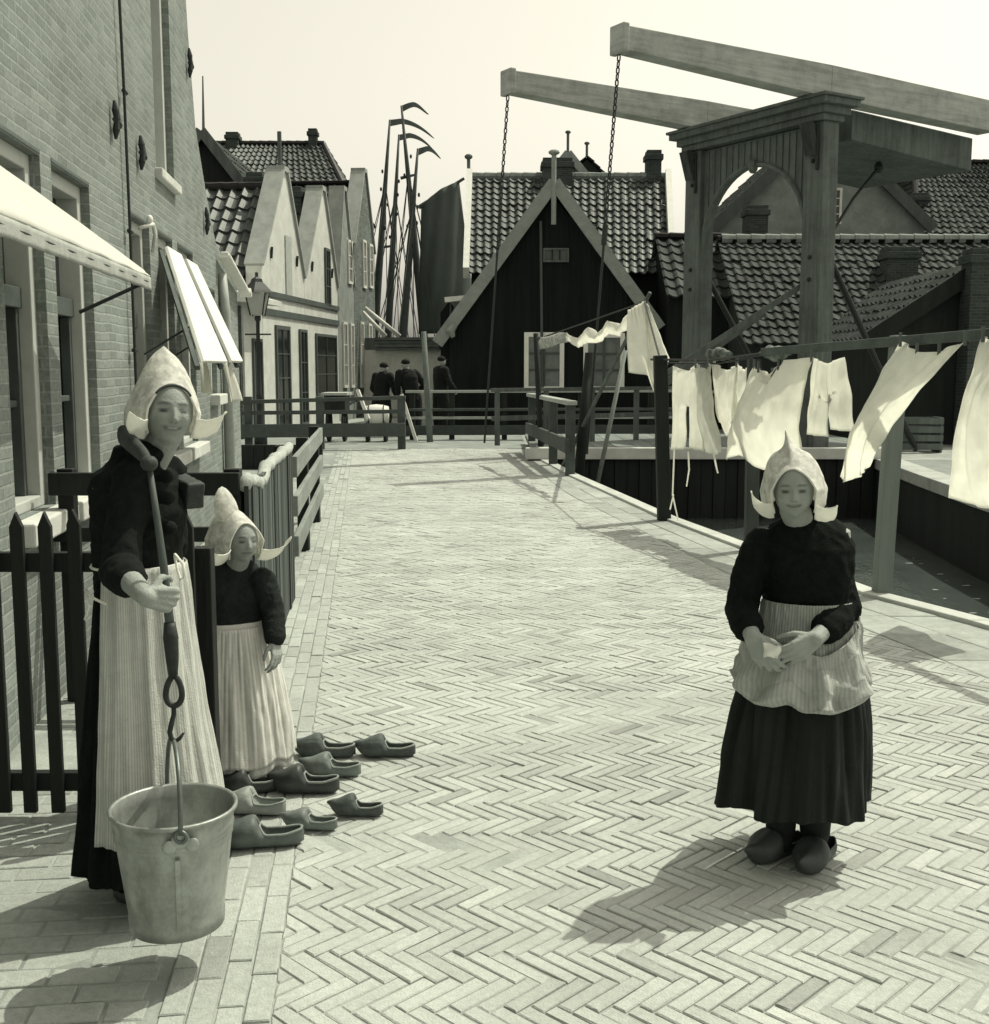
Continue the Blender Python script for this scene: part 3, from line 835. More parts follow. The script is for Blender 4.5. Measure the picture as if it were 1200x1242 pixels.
FW = Frame(at(297, 540, 24).xy.to_3d(), .095, 1)
WX = lambda px, py: FW.px(px, py)
EAVE1 = 4.0
def stepgable(name, label, px0, px1, apex, z_eave, m, tm, openings, back=7.0, ztop=None, lower=None):
    x0 = WX(px0, 445)[0]; x1 = WX(px1, 445)[0]; xm, za = WX(*apex)
    xm = min(max(xm, x0 + .3), x1 - .3)
    r = thing(name, label, 'house', FW.w((x0 + x1) / 2, 0, 0), FW.ang)
    facade_poly(FW, [(x0, -.05), (x1, -.05), (x1, z_eave), (xm + .16, za), (xm - .16, za), (x0, z_eave)], r, m)
    mb = MB()
    for sgn, xe_ in ((-1, x0), (1, x1)):
        mb.beam(FW.w(xe_, .16, z_eave + .03), FW.w(xm + sgn * .16, .16, za + .03), .44, .07)
    mb.beam(FW.w(xm - .2, .16, za + .05), FW.w(xm + .2, .16, za + .05), .44, .12)
    mb.build('coping', mat('gable_coping', .36, .85, .15, 4, .2, 30, dirt=.25), r)
    mb = MB()
    for xx in (x0 + .004, x1 - .3): fbox(mb, FW, xx, xx + .28, .36, back, -.05, z_eave - .25)
    mb.build('side_wall', brick_mat('dark_brick', .07, .10, .2, .06, .008, .25, .3), r)
    zr = za - .35; ze = z_eave - .2
    rf = tiles(FW.w(x0 - .12, back, ze - .1), FW.w(x0 - .12, .36, ze - .1), FW.w(xm, .36, zr), FW.w(xm, back, zr), .30, .40, .045).build('roof', tm, r)
    o2 = tiles(FW.w(x1 + .02, .36, ze), FW.w(x1 + .02, back, ze), FW.w(xm, back, zr), FW.w(xm, .36, zr), .30, .40, .045).build('roof', tm, r)
    mb = MB(); ridge_cap(mb, FW.w(xm, .36, zr + .03), FW.w(xm, back, zr + .03)); rc = mb.build('ridge', tm, r); rc.parent = rf
    for (a, b, c, d, kind) in openings:
        xa, zt = WX(a, c); xb = WX(b, c)[0]; zb = max(0.05, WX(b, d)[1])
        if kind == 'door':
            w = window(FW, r, xa, xb, zb, zt, 0, .09, -.05, .02, -.02, 4, 2, MIDW(), MIDW(), name='door')
        elif kind == 'board':
            mbb = MB(); fbox(mbb, FW, xa, xb, -.03, .0, zb, zt); mbb.build('shutter', mat('pale_boards', .40, .8, .15, 6, .2, 30), r)
        else:
            window(FW, r, xa, xb, zb, zt, 0, .07, -.05, .02, -.02, 3, 2, MIDW() if kind == 'dark' else WHITEP(), name='window')
    return r, x0, x1, xm, za
CR = CREAMP()
g1, a0, a1, am, az = stepgable('gabled_house', 'white plastered house with a steep pointed gable, the nearer of two, behind the street lamp', 320, 371, (345, 208), WX(370, 338)[1], CR, TILEM,
    [(345, 352, 285, 362, 'board'), (333, 350, 394, 520, 'door'), (362, 371, 399, 515, 'dark')])
g2, b0, b1, bm_, bz = stepgable('gabled_house', 'white plastered house with steep pointed gable and dark slot window, the farther of two', 371.2, 411, (391, 231), WX(410, 350)[1], CR, TILEM,
    [(393, 399, 300, 372, 'dark'), (382, 407, 404, 478, 'dark')])
for r_, x0, x1, xm, za in ((g1, a0, a1, am, az), (g2, b0, b1, bm_, bz)):
    mb = MB(); z = WX(408, 374)[1]; fbox(mb, FW, x0 + .002, x1 - .002, -.05, -.001, z - .06, z + .06)
    z = WX(408, 404)[1] + .28; fbox(mb, FW, x0 + .002, x1 - .002, -.04, -.001, z - .07, z + .07)
    mb.build('cornice', MIDW(), r_)
    mb = MB()
    for f in (.2, .8): 
        x = x0 + (x1 - x0) * f; mb.tube([FW.w(x, -.02, 3.9), FW.w(x, -.04, 4.15)], .03, 6)
    mb.build('wall_anchor', IRON(), r_)
mb = MB(); mb.tube([FW.w(am, .1, az), FW.w(am, .1, az + .9)], .05, 6); mb.build('finial', MIDW(), g1)
chimney(FW, g1, am + .45, .8, .4, .4, az - .9, az + .05, brick_mat('dark_brick', .07, .10))
chimney(FW, g2, bm_, .75, .5, .5, bz - .9, bz + .08, brick_mat('dark_brick', .07, .10))
# low annex in front of the first gable, with pent roof and door
an = thing('annex', 'low white annex with a dark door and bright pent roof beside the street lamp', 'annex', FW.w(.5, 0, 0), FW.ang)
xA = WX(297, 445)[0]; xB = WX(320, 445)[0] - .02; zA = 2.9
facade_poly(FW, [(xA, -.05), (xB, -.05), (xB, zA), (xA, zA)], an, CR, 0, 3.0)
mb = MB(); mb.hexa([FW.w(xA - .25, -.45, zA - .1), FW.w(xB, -.45, zA - .1), FW.w(xB, 3, zA + .1), FW.w(xA - .25, 3, zA + .1), FW.w(xA - .25, -.45, zA), FW.w(xB, -.45, zA), FW.w(xB, 3, zA + .9), FW.w(xA - .25, 3, zA + .9)])
mb.build('roof', mat('sunlit_pent_roof', .6, .6, .15, 4), an)  # light colour paints the sun falling on this pent roof
window(FW, an, WX(306, 445)[0], WX(317, 445)[0], .05, 2.1, 0, .06, -.05, .02, -.02, 1, 1, MIDW(), gm=DARKW(), name='door')
mb = MB(); pA = FW.w(xA - .004, 0, 0)
for i in range(1): fbox(mb, FW, xA - .12, xA - .004, .05, 2.9, -.05, zA - .15)
mb.build('side_wall', brick_mat('dark_brick', .07, .10), an)
g3 = stepgable('gabled_house', 'narrow grey gabled house next beyond the pair of white gables', 411.5, 431, (417, 231), WX(431, 350)[1], mat('grey_plaster', .30, .85, .2, 3, .3, 30, dirt=.35), TILEM2,
    [(421, 426, 290, 345, 'white'), (415, 420, 390, 470, 'white'), (424, 428, 392, 470, 'white')])[0]
g4 = stepgable('gabled_house', 'grey brick gabled house at the far end of the row beside the masts', 431.3, 456, (442, 209), WX(456, 310)[1], brick_mat('grey_brick', .17, .22), TILEM2,
    [(439, 443, 290, 350, 'white'), (447, 451, 295, 350, 'white'), (436, 440, 390, 470, 'white'), (446, 450, 392, 465, 'white')])[0]

def plain_house(name, label, x0, x1, Y, depth, z_e, z_r, wm, tm, ridge='x', hip=0.0, ch=(), wins=(), tw=.3, th=.4, verge=None, amp=.04, z0=-.05):
    F = Frame((0, Y, 0), 1, 0)
    r = thing(name, label, 'house', ((x0 + x1) / 2, Y, 0))
    if ridge == 'x':
        mb = MB(); mb.prism([(x0, Y, z0), (x0, Y + depth, z0), (x0, Y + depth, z_e)] + ([(x0, Y + depth / 2, z_r - .1)] if not hip else []) + [(x0, Y, z_e)], (x1 - x0, 0, 0)); mb.build('wall', wm, r)
        o = .25
        A, B = (x0 - .1, Y - o, z_e - .15), (x1 + .1, Y - o, z_e - .15); C, D = (x1 + .1 - hip, Y + depth / 2, z_r), (x0 - .1 + hip * (1 if hip else 0), Y + depth / 2, z_r)
        rf = tiles(A, B, C, D, tw, th, amp).build('roof', tm, r)
        A2, B2 = (x1 + .1, Y + depth + o, z_e - .15), (x0 - .1, Y + depth + o, z_e - .15)
        tiles(A2, B2, D, C, tw, th, amp).build('roof', tm, r)
        if hip:
            tiles(B, A2, C, C, tw, th, amp).build('roof', tm, r); tiles(B2, A, D, D, tw, th, amp).build('roof', tm, r)
        mb = MB(); ridge_cap(mb, Vector(D) + Vector((0, 0, .03)), Vector(C) + Vector((0, 0, .03)), .13)
        if hip: ridge_cap(mb, Vector(C), Vector(B), .12); ridge_cap(mb, Vector(D), Vector(A), .12)
        q = mb.build('ridge', tm, r); q.parent = rf
        if verge:
            for xx in (x0 - .1, x1 + .1):
                mb = MB(); mb.beam((xx, Y - o, z_e - .12), (xx, Y + depth / 2, z_r + .05), .13, .34, up=(0, -1, 1)); mb.beam((xx, Y + depth + o, z_e - .12), (xx, Y + depth / 2, z_r + .05), .13, .34, up=(0, 1, 1)); mb.build('verge_board', verge, r)
    else:
        xm = (x0 + x1) / 2
        mb = MB(); mb.prism([(x0, Y, z0), (x1, Y, z0), (x1, Y, z_e), (xm, Y, z_r - .12), (x0, Y, z_e)], (0, depth, 0)); mb.build('wall', wm, r)
        o = .18
        k = (z_r - z_e) / (xm - x0) * .15
        rf = tiles((x0 - .15, Y + depth, z_e - k), (x0 - .15, Y - o, z_e - k), (xm, Y - o, z_r), (xm, Y + depth, z_r), tw, th, amp).build('roof', tm, r)
        tiles((x1 + .15, Y - o, z_e - k), (x1 + .15, Y + depth, z_e - k), (xm, Y + depth, z_r), (xm, Y - o, z_r), tw, th, amp).build('roof', tm, r)
        if verge:
            mb = MB(); mb.beam((x0 - .2, Y - o - .03, z_e - k - .02), (xm, Y - o - .03, z_r), .08, .32, up=(0, 0, 1)); mb.beam((x1 + .2, Y - o - .03, z_e - k - .02), (xm, Y - o - .03, z_r), .081, .32, up=(0, 0, 1)); mb.build('bargeboard', verge, r)
    for (x, y, w, d, za, zb) in ch: chimney(F, r, x, y - Y, w, d, za, zb, brick_mat('dark_brick', .07, .10), rf)
    for (xa, xb, za, zb, rows, cols) in wins: window(F, r, xa, xb, za, zb, 0, .07, -.05, .02, -.02, rows, cols)
    return r, rf
def Xat(px, Y): return (px - 600) / FPX * (Y / (1 + 0) ) * 1.0
def xz(px, py, Y): p = at(px, py, Y); return p.x, p.z

# big hipped roof and dark gable behind the white houses
Y = 44
xl, zr_ = xz(268, 175, Y + 4); xr, _ = xz(380, 175, Y + 4); xe2, ze_ = xz(424, 240, Y)
h1, _ = plain_house('hipped_house', 'big tiled house with a hipped roof rising behind the white gables', xl - 2.2, xe2, Y, 8, ze_, zr_, brick_mat('grey_brick', .17, .22), TILEM, 'x', 1.6, [(xl + .5, Y + 4, .5, .5, zr_ - .4, zr_ + .45), (xr, Y + 4, .35, .35, zr_ - .3, zr_ + .6)])
Y = 38
xa, za = xz(246, 160, Y); xb, zb = xz(287, 214, Y)
h2, _ = plain_house('dark_house', 'dark weatherboarded gable with a pale bargeboard and flagpole behind the brick house', 2 * xa - xb, xb, Y, 8, zb, za, DARKW(), TILEM2, 'y', verge=GREYW())
mb = MB(); p0 = at(247, 165, Y - .1); p1 = at(246, 92, Y - .1); mb.tube([p0, p1], [.05, .02], 6); mb.build('flagpole', GREYW(), h2)

# the dark wooden house across the canal end
YH = 29.0
dh = thing('wooden_house', 'black tarred wooden house with a wide pointed gable and white-edged tiled roof facing the street', 'house', (at(672, 445, YH).x, YH, 0))
FD = Frame((0, YH, 0), 1, 0)
TAR = mat('tarred_boards', .014, .85, .4, 4, .5, 30, stretch=(1, 1, .1), spec=.2)
xap, zap = xz(672, 226, YH); xL, zL = xz(548, 392, YH); xR, zR = xz(792, 390, YH)
zL = zR = (zL + zR) / 2
xwl = xz(534, 445, YH)[0]; xwr = xz(800, 445, YH)[0]
mb = MB(); mb.prism([(xL - .05, YH, -.05), (xwr, YH, -.05), (xwr, YH, zR - .1), (xap, YH, zap - .25), (xL - .05, YH, zL - .1)], (0, 5.6, 0))
mb.build('wall', TAR, dh)
mb = MB()
for i in range(46):
    x = xL + (xwr - xL) * (i + .5) / 46
    zt = zL + (zap - zL) * (1 - abs(x - xap) / (xwr - xap)) - .35
    mb.box(x - .012, x + .012, YH - .022, YH - .002, 0, max(zt, 1))
mb.build('cover_strips', TAR, dh)
# lean-to on its left
mb = MB(); mb.prism([(xwl, YH + .3, -.05), (xL - .06, YH + .3, -.05), (xL - .06, YH + .3, zL + .55), (xwl, YH + .3, zL + .25)], (0, 3, 0)); mb.build('lean_to', TAR, dh)
mb = MB(); p0, p1 = at(540, 364, YH + .2), at(573, 361, YH + .2); mb.beam(p0, p1, .5, .12); mb.build('lean_to_edge', WHITEP(), dh)
# main roof behind
Ye, Yr = YH + 1.6, YH + 5.2
xel, zel = xz(567, 331, Ye); xer, zer = xz(814, 333, Ye); xrl, zrl = xz(572, 216, Yr); xrr, zrr = xz(808, 214, Yr)
zel = (zel + zer) / 2; zrl = (zrl + zrr) / 2
mb = MB(); mb.prism([(xel + .1, Ye + .25, -.05), (xel + .1, 2 * Yr - Ye - .25, -.05), (xel + .1, 2 * Yr - Ye - .25, zel), (xel + .1, Yr, zrl - .15), (xel + .1, Ye + .25, zel)], (xer - xel - .2, 0, 0)); mb.build('main_wall', TAR, dh)
rf = tiles((xel, Ye, zel), (xer, Ye, zel), (xrr + .08, Yr, zrl), (xrl - .08, Yr, zrl), .235, .30, .036).build('roof', TILEM, dh)
tiles((xer, 2 * Yr - Ye, zel), (xel, 2 * Yr - Ye, zel), (xrl, Yr, zrl), (xrr, Yr, zrl), .235, .30, .036).build('roof', TILEM, dh)
mb = MB(); ridge_cap(mb, (xrl, Yr, zrl + .02), (xrr, Yr, zrl + .02), .13); q = mb.build('ridge', mat('ridge_mortar', .2, .9, .3, 5), dh); q.parent = rf
for xx, x2 in ((xel - .03, xrl - .05), (xer + .03, xrr + .05)):
    mb = MB(); mb.beam((xx, Ye - .05, zel + .02), (x2, Yr, zrl + .1), .16, .34, up=(0, -1, 1)); mb.build('verge_board', mat('verge_white', .66, .7, .1, 5), dh)
mb = MB(); mb.tube([at(569, 225, Yr), at(568.5, 190, Yr)], .05, 6); mb.ellipsoid(at(568.5, 190, Yr), (.12, .12, .08), 10, 6); mb.build('finial', GREYW(), dh)
# gable wing roof and bargeboards
kz = (zap - zL) / (xap - xL)
Yb = Ye + (zap - zel) / (zrl - zel) * (Yr - Ye) + .3
tiles((xL - .25, Yb - 1, zL - .25 * kz), (xL - .25, YH - .2, zL - .25 * kz), (xap, YH - .2, zap), (xap, Yb, zap), .235, .30, .036).build('roof', TILEM, dh)
tiles((xR + .1, YH - .2, zR - .1 * kz), (xR + .1, Yb - 1, zR - .1 * kz), (xap, Yb, zap), (xap, YH - .2, zap), .235, .30, .036).build('roof', TILEM, dh)
BARGE = mat('bargeboard_grey', .30, .75, .15, 5, .2, 30, dirt=.2)
mb = MB(); mb.beam((xL - .35, YH - .26, zL - .40 * kz), (xap, YH - .26, zap + .06), .07, .30); mb.beam((xR + .15, YH - .26, zR - .12 * kz), (xap, YH - .262, zap + .06), .07, .30)
mb.build('bargeboard', BARGE, dh)
mb = MB(); p = at(672, 226, YH - .3); mb.tube([p - Vector((0, 0, .9)), p + Vector((0, 0, .75))], .06, 6); mb.ellipsoid(p + Vector((0, 0, .8)), (.14, .14, .07), 10, 6)
mb.build('finial', BARGE, dh)
mb = MB(); c = at(551, 394, YH - .3); mb.tube([c, c + Vector((-.1, 0, -.15)), c + Vector((-.02, 0, -.3))], [.09, .12, .05], 8); mb.build('barge_scroll', BARGE, dh)
chimney(FD, dh, at(676, 205, Yr).x, Yr - YH, .85, .7, zrl - .8, zrl + .5, brick_mat('dark_brick', .07, .10), rf)
chimney(FD, dh, at(793, 200, Yr).x, Yr - YH + .1, .42, .5, zrl - .6, zrl + .75, brick_mat('dark_brick', .07, .10), rf)
for (p0, p1) in (((636, 403), (684, 474)), ((708, 404), (757, 474))):
    x0, z1 = xz(*p0, YH); x1, z0 = xz(*p1, YH)
    window(FD, dh, x0, x1, z0, z1, -.022, .11, -.05, .02, -.02, 3, 2, mat('window_white', .80, .7, .1), mat('dark_sash', .09), gm=mat('curtained_glass', .16, .3, .4, 3, spec=.6), bw=.06)
x0, z1 = xz(659, 301, YH); x1, z0 = xz(690, 318, YH)
window(FD, dh, x0, x1, z0, z1, -.022, .04, -.05, .02, -.02, 1, 3, GREYW(), DARKW(), gm=mat('vent_slats', .11, .8, .2), name='attic_vent', bw=.03)
mb = MB(); mb.tube([at(656, 268, YH - .12), at(658, 470, YH - .12)], .035, 6); mb.build('downpipe', MIDW(), dh)

# little roofs behind
for k, (ap, b0_, lab) in enumerate((((689, 186), (712, 216), 'far grey gable with a tall finial just left behind the wooden house ridge'), ((712, 190), (738, 216), 'far dark gable with a short finial behind the wooden house ridge'))):
    Y = 52 + 3 * k
    xa, za = xz(*ap, Y); xb, zb = xz(*b0_, Y)
    r_, _ = plain_house('distant_house', lab, 2 * xa - xb, xb, Y, 8, zb, za, GREYW() if k == 0 else DARKW(), TILEM2, 'y', verge=BARGE if k == 0 else None)
    mb = MB(); p = at(*ap, Y); mb.tube([p, p + Vector((0, 0, .9 if k == 0 else .6))], .06, 6); mb.ellipsoid(p + Vector((0, 0, .9 if k == 0 else .6)), (.13, .13, .08), 8, 6); mb.build('finial', GREYW(), r_)

# right-hand houses
Y = 26.5
xl, ze = xz(905, 415, Y); xr = 16.5; zr_ = at(1000, 293, Y + 3.2).z
rh, rrf = plain_house('tiled_house', 'long low house with a broad dark pantiled roof behind the right-hand laundry', xl, xr, Y, 6.4, ze + .1, zr_, mat('dark_boards', .035, .85, .35, 5, .4, 30, stretch=(1, 1, .1)), TILEM2, 'x', 0, [(at(1092, 330, Y + 1.8).x, Y + 1.9, .75, .6, 2.6, at(1092, 300, Y + 1.8).z)], tw=.22, th=.30, amp=.026)
mb = MB(); ridge_cap(mb, (xl, Y + 3.2, zr_ + .06), (xr, Y + 3.2, zr_ + .06), .14); q = mb.build('ridge', mat('lime_ridge', .22, .9, .3, 6), rh); q.parent = rrf
FR = Frame((0, Y, 0), 1, 0)
for px in (985, 1140): x0 = at(px, 445, Y).x; window(FR, rh, x0, x0 + .9, .7, 1.75, 0, .08, -.05, .02, -.02, 2, 2, MIDW())
mb = MB(); x0 = at(1000, 430, Y).x; mb.box(x0 - .3, x0 + 1.6, Y - .2, Y - .02, 1.72, 1.95); mb.build('fascia', WHITEP(), rh)
Y = 35.0
xa, za = xz(1000, 150, Y); xb, zb = xz(1122, 272, Y)
bh, _ = plain_house('gabled_brick_house', 'tall grey brick house with a broad gable and small window behind the drawbridge portal', 2 * xa - xb, xb, Y, 9, zb, za, mat('weathered_plaster', .27, .9, .18, 2.5, .4, 25, dirt=.35), TILEM2, 'y', wins=[(at(1003, 250, Y).x, at(1021, 250, Y).x, at(1010, 272, Y).z, at(1010, 228, Y).z, 4, 1)], verge=MIDW())
Y = 31.5
x0 = at(868, 445, Y).x; x1 = at(925, 445, Y).x
nb, _ = plain_house('narrow_house', 'narrow grey house with a stepped chimney seen through the drawbridge arch', x0, x1, Y, 3.0, at(868, 345, Y).z, at(900, 312, Y).z, mat('grey_plaster', .30), TILEM2, 'x', 0, [(at(918, 240, Y + 1.5).x, Y + 1.6, .6, .6, at(918, 300, Y).z, at(918, 240, Y).z)])
Y = 40.0
xa, za = xz(1165, 190, Y); 
db, _ = plain_house('dark_roofed_house', 'house with a big dark tiled roof at the far right behind the counterweight', at(1108, 445, Y).x, at(1330, 445, Y).x, Y, 9, at(1150, 285, Y).z, at(1165, 198, Y + 4.5).z, brick_mat('dark_brick', .07, .10), TILEM2, 'x', 1.4, [(at(1113, 240, Y + 2).x, Y + 2, .6, .6, 5, at(1113, 235, Y + 2).z)])
Y = 22.5
xl, zl = xz(1062, 412, Y); xr_, _ = xz(1330, 412, Y); xm, zm = xz(1196, 318, Y)
sd, _ = plain_house('shed', 'low dark shed with a steep tiled roof on the far bank at the right edge', xl, 2 * xm - xl, Y, 7, zl + .1, zm, DARKW(), TILEM2, 'y', 0, [(at(1182, 330, Y).x, Y - .3, .55, .5, .2, at(1182, 304, Y).z)], verge=DARKW())
Y = 27.5
x0 = at(818, 445, Y).x; x1 = at(878, 445, Y).x
plain_house('back_house', 'low dark back house between the wooden house and the tiled house', x0, x1 + .5, Y + 1, 4, at(840, 350, Y).z, at(840, 272, Y).z, TAR, TILEM2, 'x', 0)
# more of the village past the frame edges and behind, so nothing ends abruptly
for k, (x0, x1, Y, dp, ze, zr_, lab) in enumerate(((17.2, 23, 25, 7, 3.2, 6.5, 'brick house with tiled roof beyond the right edge of the far bank'), (-17, -10.5, 31, 8, 3.6, 7.0, 'brick house with tiled roof hidden behind the white gables'))):
    plain_house('brick_cottage', lab, x0, x1, Y, dp, ze, zr_, brick_mat('grey_brick', .17, .22), TILEM2, 'x')

# ------------------------------------------------------------------ drawbridge
U = Vector((-.855, -.52, 0)).normalized()           # over the water towards the street
PN = Vector((5.22, 19.0, 0)); PF = Vector((3.72, 21.48, 0)); V = (PF - PN).normalized(); WB = (PF - PN).length
BR = thing('drawbridge', 'tall grey wooden drawbridge with an arched portal, two long balance beams and chains', 'drawbridge', (PN + PF) / 2)
BRM = mat('bridge_paint', .14, .8, .3, 14, .4, 40, stretch=(1, 1, .08), dirt=.4, dscale=1.8)
ztop = 5.35
for p, nme in ((PN, 0), (PF, 0)):
    mb = MB(); mb.beam(p + Vector((0, 0, -1.5)), p + Vector((0, 0, ztop)), .44, .36, up=U, w1=.40, h1=.34); po = mb.build('post', BRM, BR, bevel=.015)
    for z in (2.9, 3.25, 4.75, 5.05):
        mbb = MB(); mbb.ellipsoid(p + U * .19 + Vector((0, 0, z)), (.035, .035, .035), 8, 6); b_ = mbb.build('bolt', IRON(), BR); b_.parent = po
    mbb = MB(); mbb.tube([p + U * .20 - V * .1 + Vector((0, 0, 4.6)), p + U * .20 - V * .1 + Vector((0, 0, 5.3))], .025, 6)
    b_ = mbb.build('strap', IRON(), BR); b_.parent = po
# arched panel
mb = MB(); n = 28
half = WB / 2 - .18; mid = (PN + PF) / 2
def ptm(s, z, o): return mid + V * s + U * o + Vector((0, 0, z))
arch = []
for i in range(n + 1):
    a = math.pi * i / n; s = -half * math.cos(a); arch.append((s, 3.45 + 1.45 * max(0, math.sin(a)) ** .92))
for i in range(n):
    (s0, z0), (s1, z1) = arch[i], arch[i + 1]
    for o in (-.07, .07): mb.quad(ptm(s0, z0, o), ptm(s1, z1, o), ptm(s1, ztop - .02, o), ptm(s0, ztop - .02, o))
    mb.quad(ptm(s0, z0, -.07), ptm(s1, z1, -.07), ptm(s1, z1, .07), ptm(s0, z0, .07))
mb.build('arch_panel', BRM, BR)
mb = MB()
for i in range(1, 17):
    s = -half + 2 * half * i / 17
    zb = 3.45 + 1.45 * max(0, math.sin(math.acos(max(-1, min(1, -s / half))))) ** .92 + .02
    for o in (-.078, .078): mb.beam(ptm(s, zb, o), ptm(s, ztop - .05, o), .012, .012)
mb.build('panel_battens', mat('bridge_groove', .10, .8), BR)
mb = MB()
pts = [ptm(s, z, .085) for s, z in arch]; mb.tube(pts, .045, 6)
mb.ellipsoid(ptm(0, 4.88, .09), (.09, .12, .12), 8, 6)
mb.build('arch_trim', BRM, BR)
# cornice
mb = MB()
for (z0, z1, o, e) in ((ztop, ztop + .10, .24, .25), (ztop + .10, ztop + .22, .30, .32), (ztop + .22, ztop + .32, .40, .42), (ztop + .32, ztop + .37, .44, .46)):
    a = PN - V * e; b = PF + V * e
    mb.hexa([a - U * o + Vector((0, 0, z0)), b - U * o + Vector((0, 0, z0)), b + U * o + Vector((0, 0, z0)), a + U * o + Vector((0, 0, z0)), a - U * o + Vector((0, 0, z1)), b - U * o + Vector((0, 0, z1)), b + U * o + Vector((0, 0, z1)), a + U * o + Vector((0, 0, z1))])
mb.build('cornice', BRM, BR, bevel=.01)
for p in (PN, PF):
    mb = MB()
    for s in (-1, 1): mb.beam(p + U * .2 - V * .0 * s + Vector((0, 0, ztop - .5)), p + U * .36 + Vector((0, 0, ztop - .02)), .2, .12)
    mb.build('bracket', BRM, BR)
# balance beams with taper to the tip
BEAMM = mat('beam_paint', .42, .75, .25, 14, .4, 40, stretch=(.08, .08, 1), dirt=.35, dscale=2.2)
zb0 = ztop + .37 + .26
for p, Lf in ((PN, 4.08), (PF, 4.12)):
    tip = p + U * Lf + Vector((0, 0, zb0 + .08)); tail = p - U * 4.1 + Vector((0, 0, zb0 - .12)); mid_ = p + Vector((0, 0, zb0 - .02))
    mb = MB(); mb.beam(mid_, tip, .34, .50, w1=.28, h1=.33); mb.beam(mid_ , tail, .34, .50, w1=.36, h1=.52)
    bo = mb.build('balance_beam', BEAMM, BR, bevel=.012)
    mb = MB(); mb.beam(tip - U * .08, tip + U * .03, .33, .40); c_ = mb.build('beam_cap', BEAMM, BR, bevel=.02); c_.parent = bo
    # chain
    top = tip - U * .02 - Vector((0, 0, .2)); foot = p + U * 4.55 + Vector((0, 0, .25))
    mb = MB(); nl = 60
    dch = (foot - top)
    nl = int(dch.length / .085)
    for i in range(nl):
        a = top + dch * (i / nl); b = top + dch * ((i + 1.25) / nl); s = (V if i % 2 else U) * .022; m_ = (a + b) / 2
        if i < nl * .45 and (i // 1) >= 0:
            mb.tube([a, a.lerp(m_, .5) + s, m_ + s, m_.lerp(b, .5) + s, b, m_.lerp(b, .5) - s, m_ - s, a.lerp(m_, .5) - s], .011, 5, closed=True)
    mb.tube([top + dch * .45, foot], .018, 6)
    if p is PN: mb.tube([top + dch * .42, top + dch * .47], .04, 8)
    mb.build('chain', IRON(), BR)
# counterweight between the tails
mb = MB(); c0 = (PN + PF) / 2 + Vector((0, 0, zb0 - .38))
for a, b, z0, z1 in ((-.9, -4.0, -.50, .10),):
    q = [c0 + U * a - V * (WB / 2 - .2), c0 + U * a + V * (WB / 2 - .2), c0 + U * b + V * (WB / 2 - .2), c0 + U * b - V * (WB / 2 - .2)]
    mb.hexa([p + Vector((0, 0, z0 + (.12 if i < 2 else -.12))) for i, p in enumerate(q)] + [p + Vector((0, 0, z1 - (0 if i < 2 else .15))) for i, p in enumerate(q)])
mb.build('counterweight', BRM, BR, bevel=.02)
# struts
for p in (PN, PF):
    mb = MB(); a = p + Vector((0, 0, 3.5 if p is PN else 3.3)); mb.tube([a - U * .1, p - U * 2.6 + Vector((0, 0, .05))], .05, 8); mb.build('strut', IRON(), BR)
mb = MB(); mb.tube([at(998, 300, 19.6), at(1036, 240, 20.4), at(1066, 203, 21.0)], .028, 6); mb.ellipsoid(at(1066, 203, 21.0), (.08, .08, .1), 8, 6); mb.build('tie_rod', IRON(), BR)
mb = MB(); mb.beam(at(790, 465, 19.4), at(975, 345, 19.25), .09, .09); mb.build('strut', GREYW(), BR)
mb = MB(); mb.beam(at(925, 380, 20.2), at(800, 470, 20.2), .12, .12); mb.build('strut', GREYW(), BR)
# deck railing posts and rails
mb = MB()
for s in np.linspace(.4, 4.3, 5): mb.beam(PF + U * s + Vector((0, 0, .2)), PF + U * s + Vector((0, 0, 1.1)), .09, .09)
mb.beam(PF + U * .2 + Vector((0, 0, 1.12)), PF + U * 4.4 + Vector((0, 0, 1.12)), .1, .06); mb.beam(PF + U * .2 + Vector((0, 0, .65)), PF + U * 4.4 + Vector((0, 0, .65)), .05, .08)
mb.build('railing', BRM, BR)

# ------------------------------------------------------------------ fences and rails
def picket(mb, x, y, w=.042, h=1.04, t=.022, z0=.02):
    mb.prism([(x - w / 2, y, z0), (x + w / 2, y, z0), (x + w / 2, y, z0 + h - .05), (x, y, z0 + h), (x - w / 2, y, z0 + h - .05)], (0, t, 0))
YF = 3.73
pf = thing('picket_fence', 'black pointed picket fence standing between the brick wall and the two girls', 'fence', (at(120, 900, YF).x, YF, 0))
BLKW = mat('black_fence_paint', .012, .6, .3, 8, .4, 40, stretch=(1, 1, .15), spec=.35)
for px in (-28, 5, 36.5, 70, 104, 137, 170, 204, 237):
    mb = MB(); h = at(px, 618, YF).z + rnd.uniform(-.008, .008)
    picket(mb, at(px, 900, YF).x, YF - .03, .043, h - .02); mb.build('picket', BLKW, pf, bevel=.003)
for py in (682, 948):
    mb = MB(); z = at(100, py, YF).z; mb.box(wallx(YF) + .02, at(240, 900, YF).x, YF - .007, YF + .03, z - .032, z + .032); mb.build('rail', BLKW, pf, bevel=.003)
mb = MB(); xg = at(244, 800, YF).x; mb.box(xg - .03, xg + .034, YF + .031, YF + .09, 0, at(244, 667, YF).z); mb.build('post', BLKW, pf, bevel=.004)
YB = 5.05
rf_ = thing('rail_fence', 'black two-rail fence from the brick wall to the board fence behind the small girl', 'fence', (-1.5, YB, 0))
for py, hh in ((587, .05), (648, .032)):
    mb = MB(); z = at(255, py, YB).z; mb.box(wallx(YB) + .02, -1.12, YB - .02, YB + .02, z - hh, z + hh); mb.build('rail', BLKW, rf_, bevel=.004)
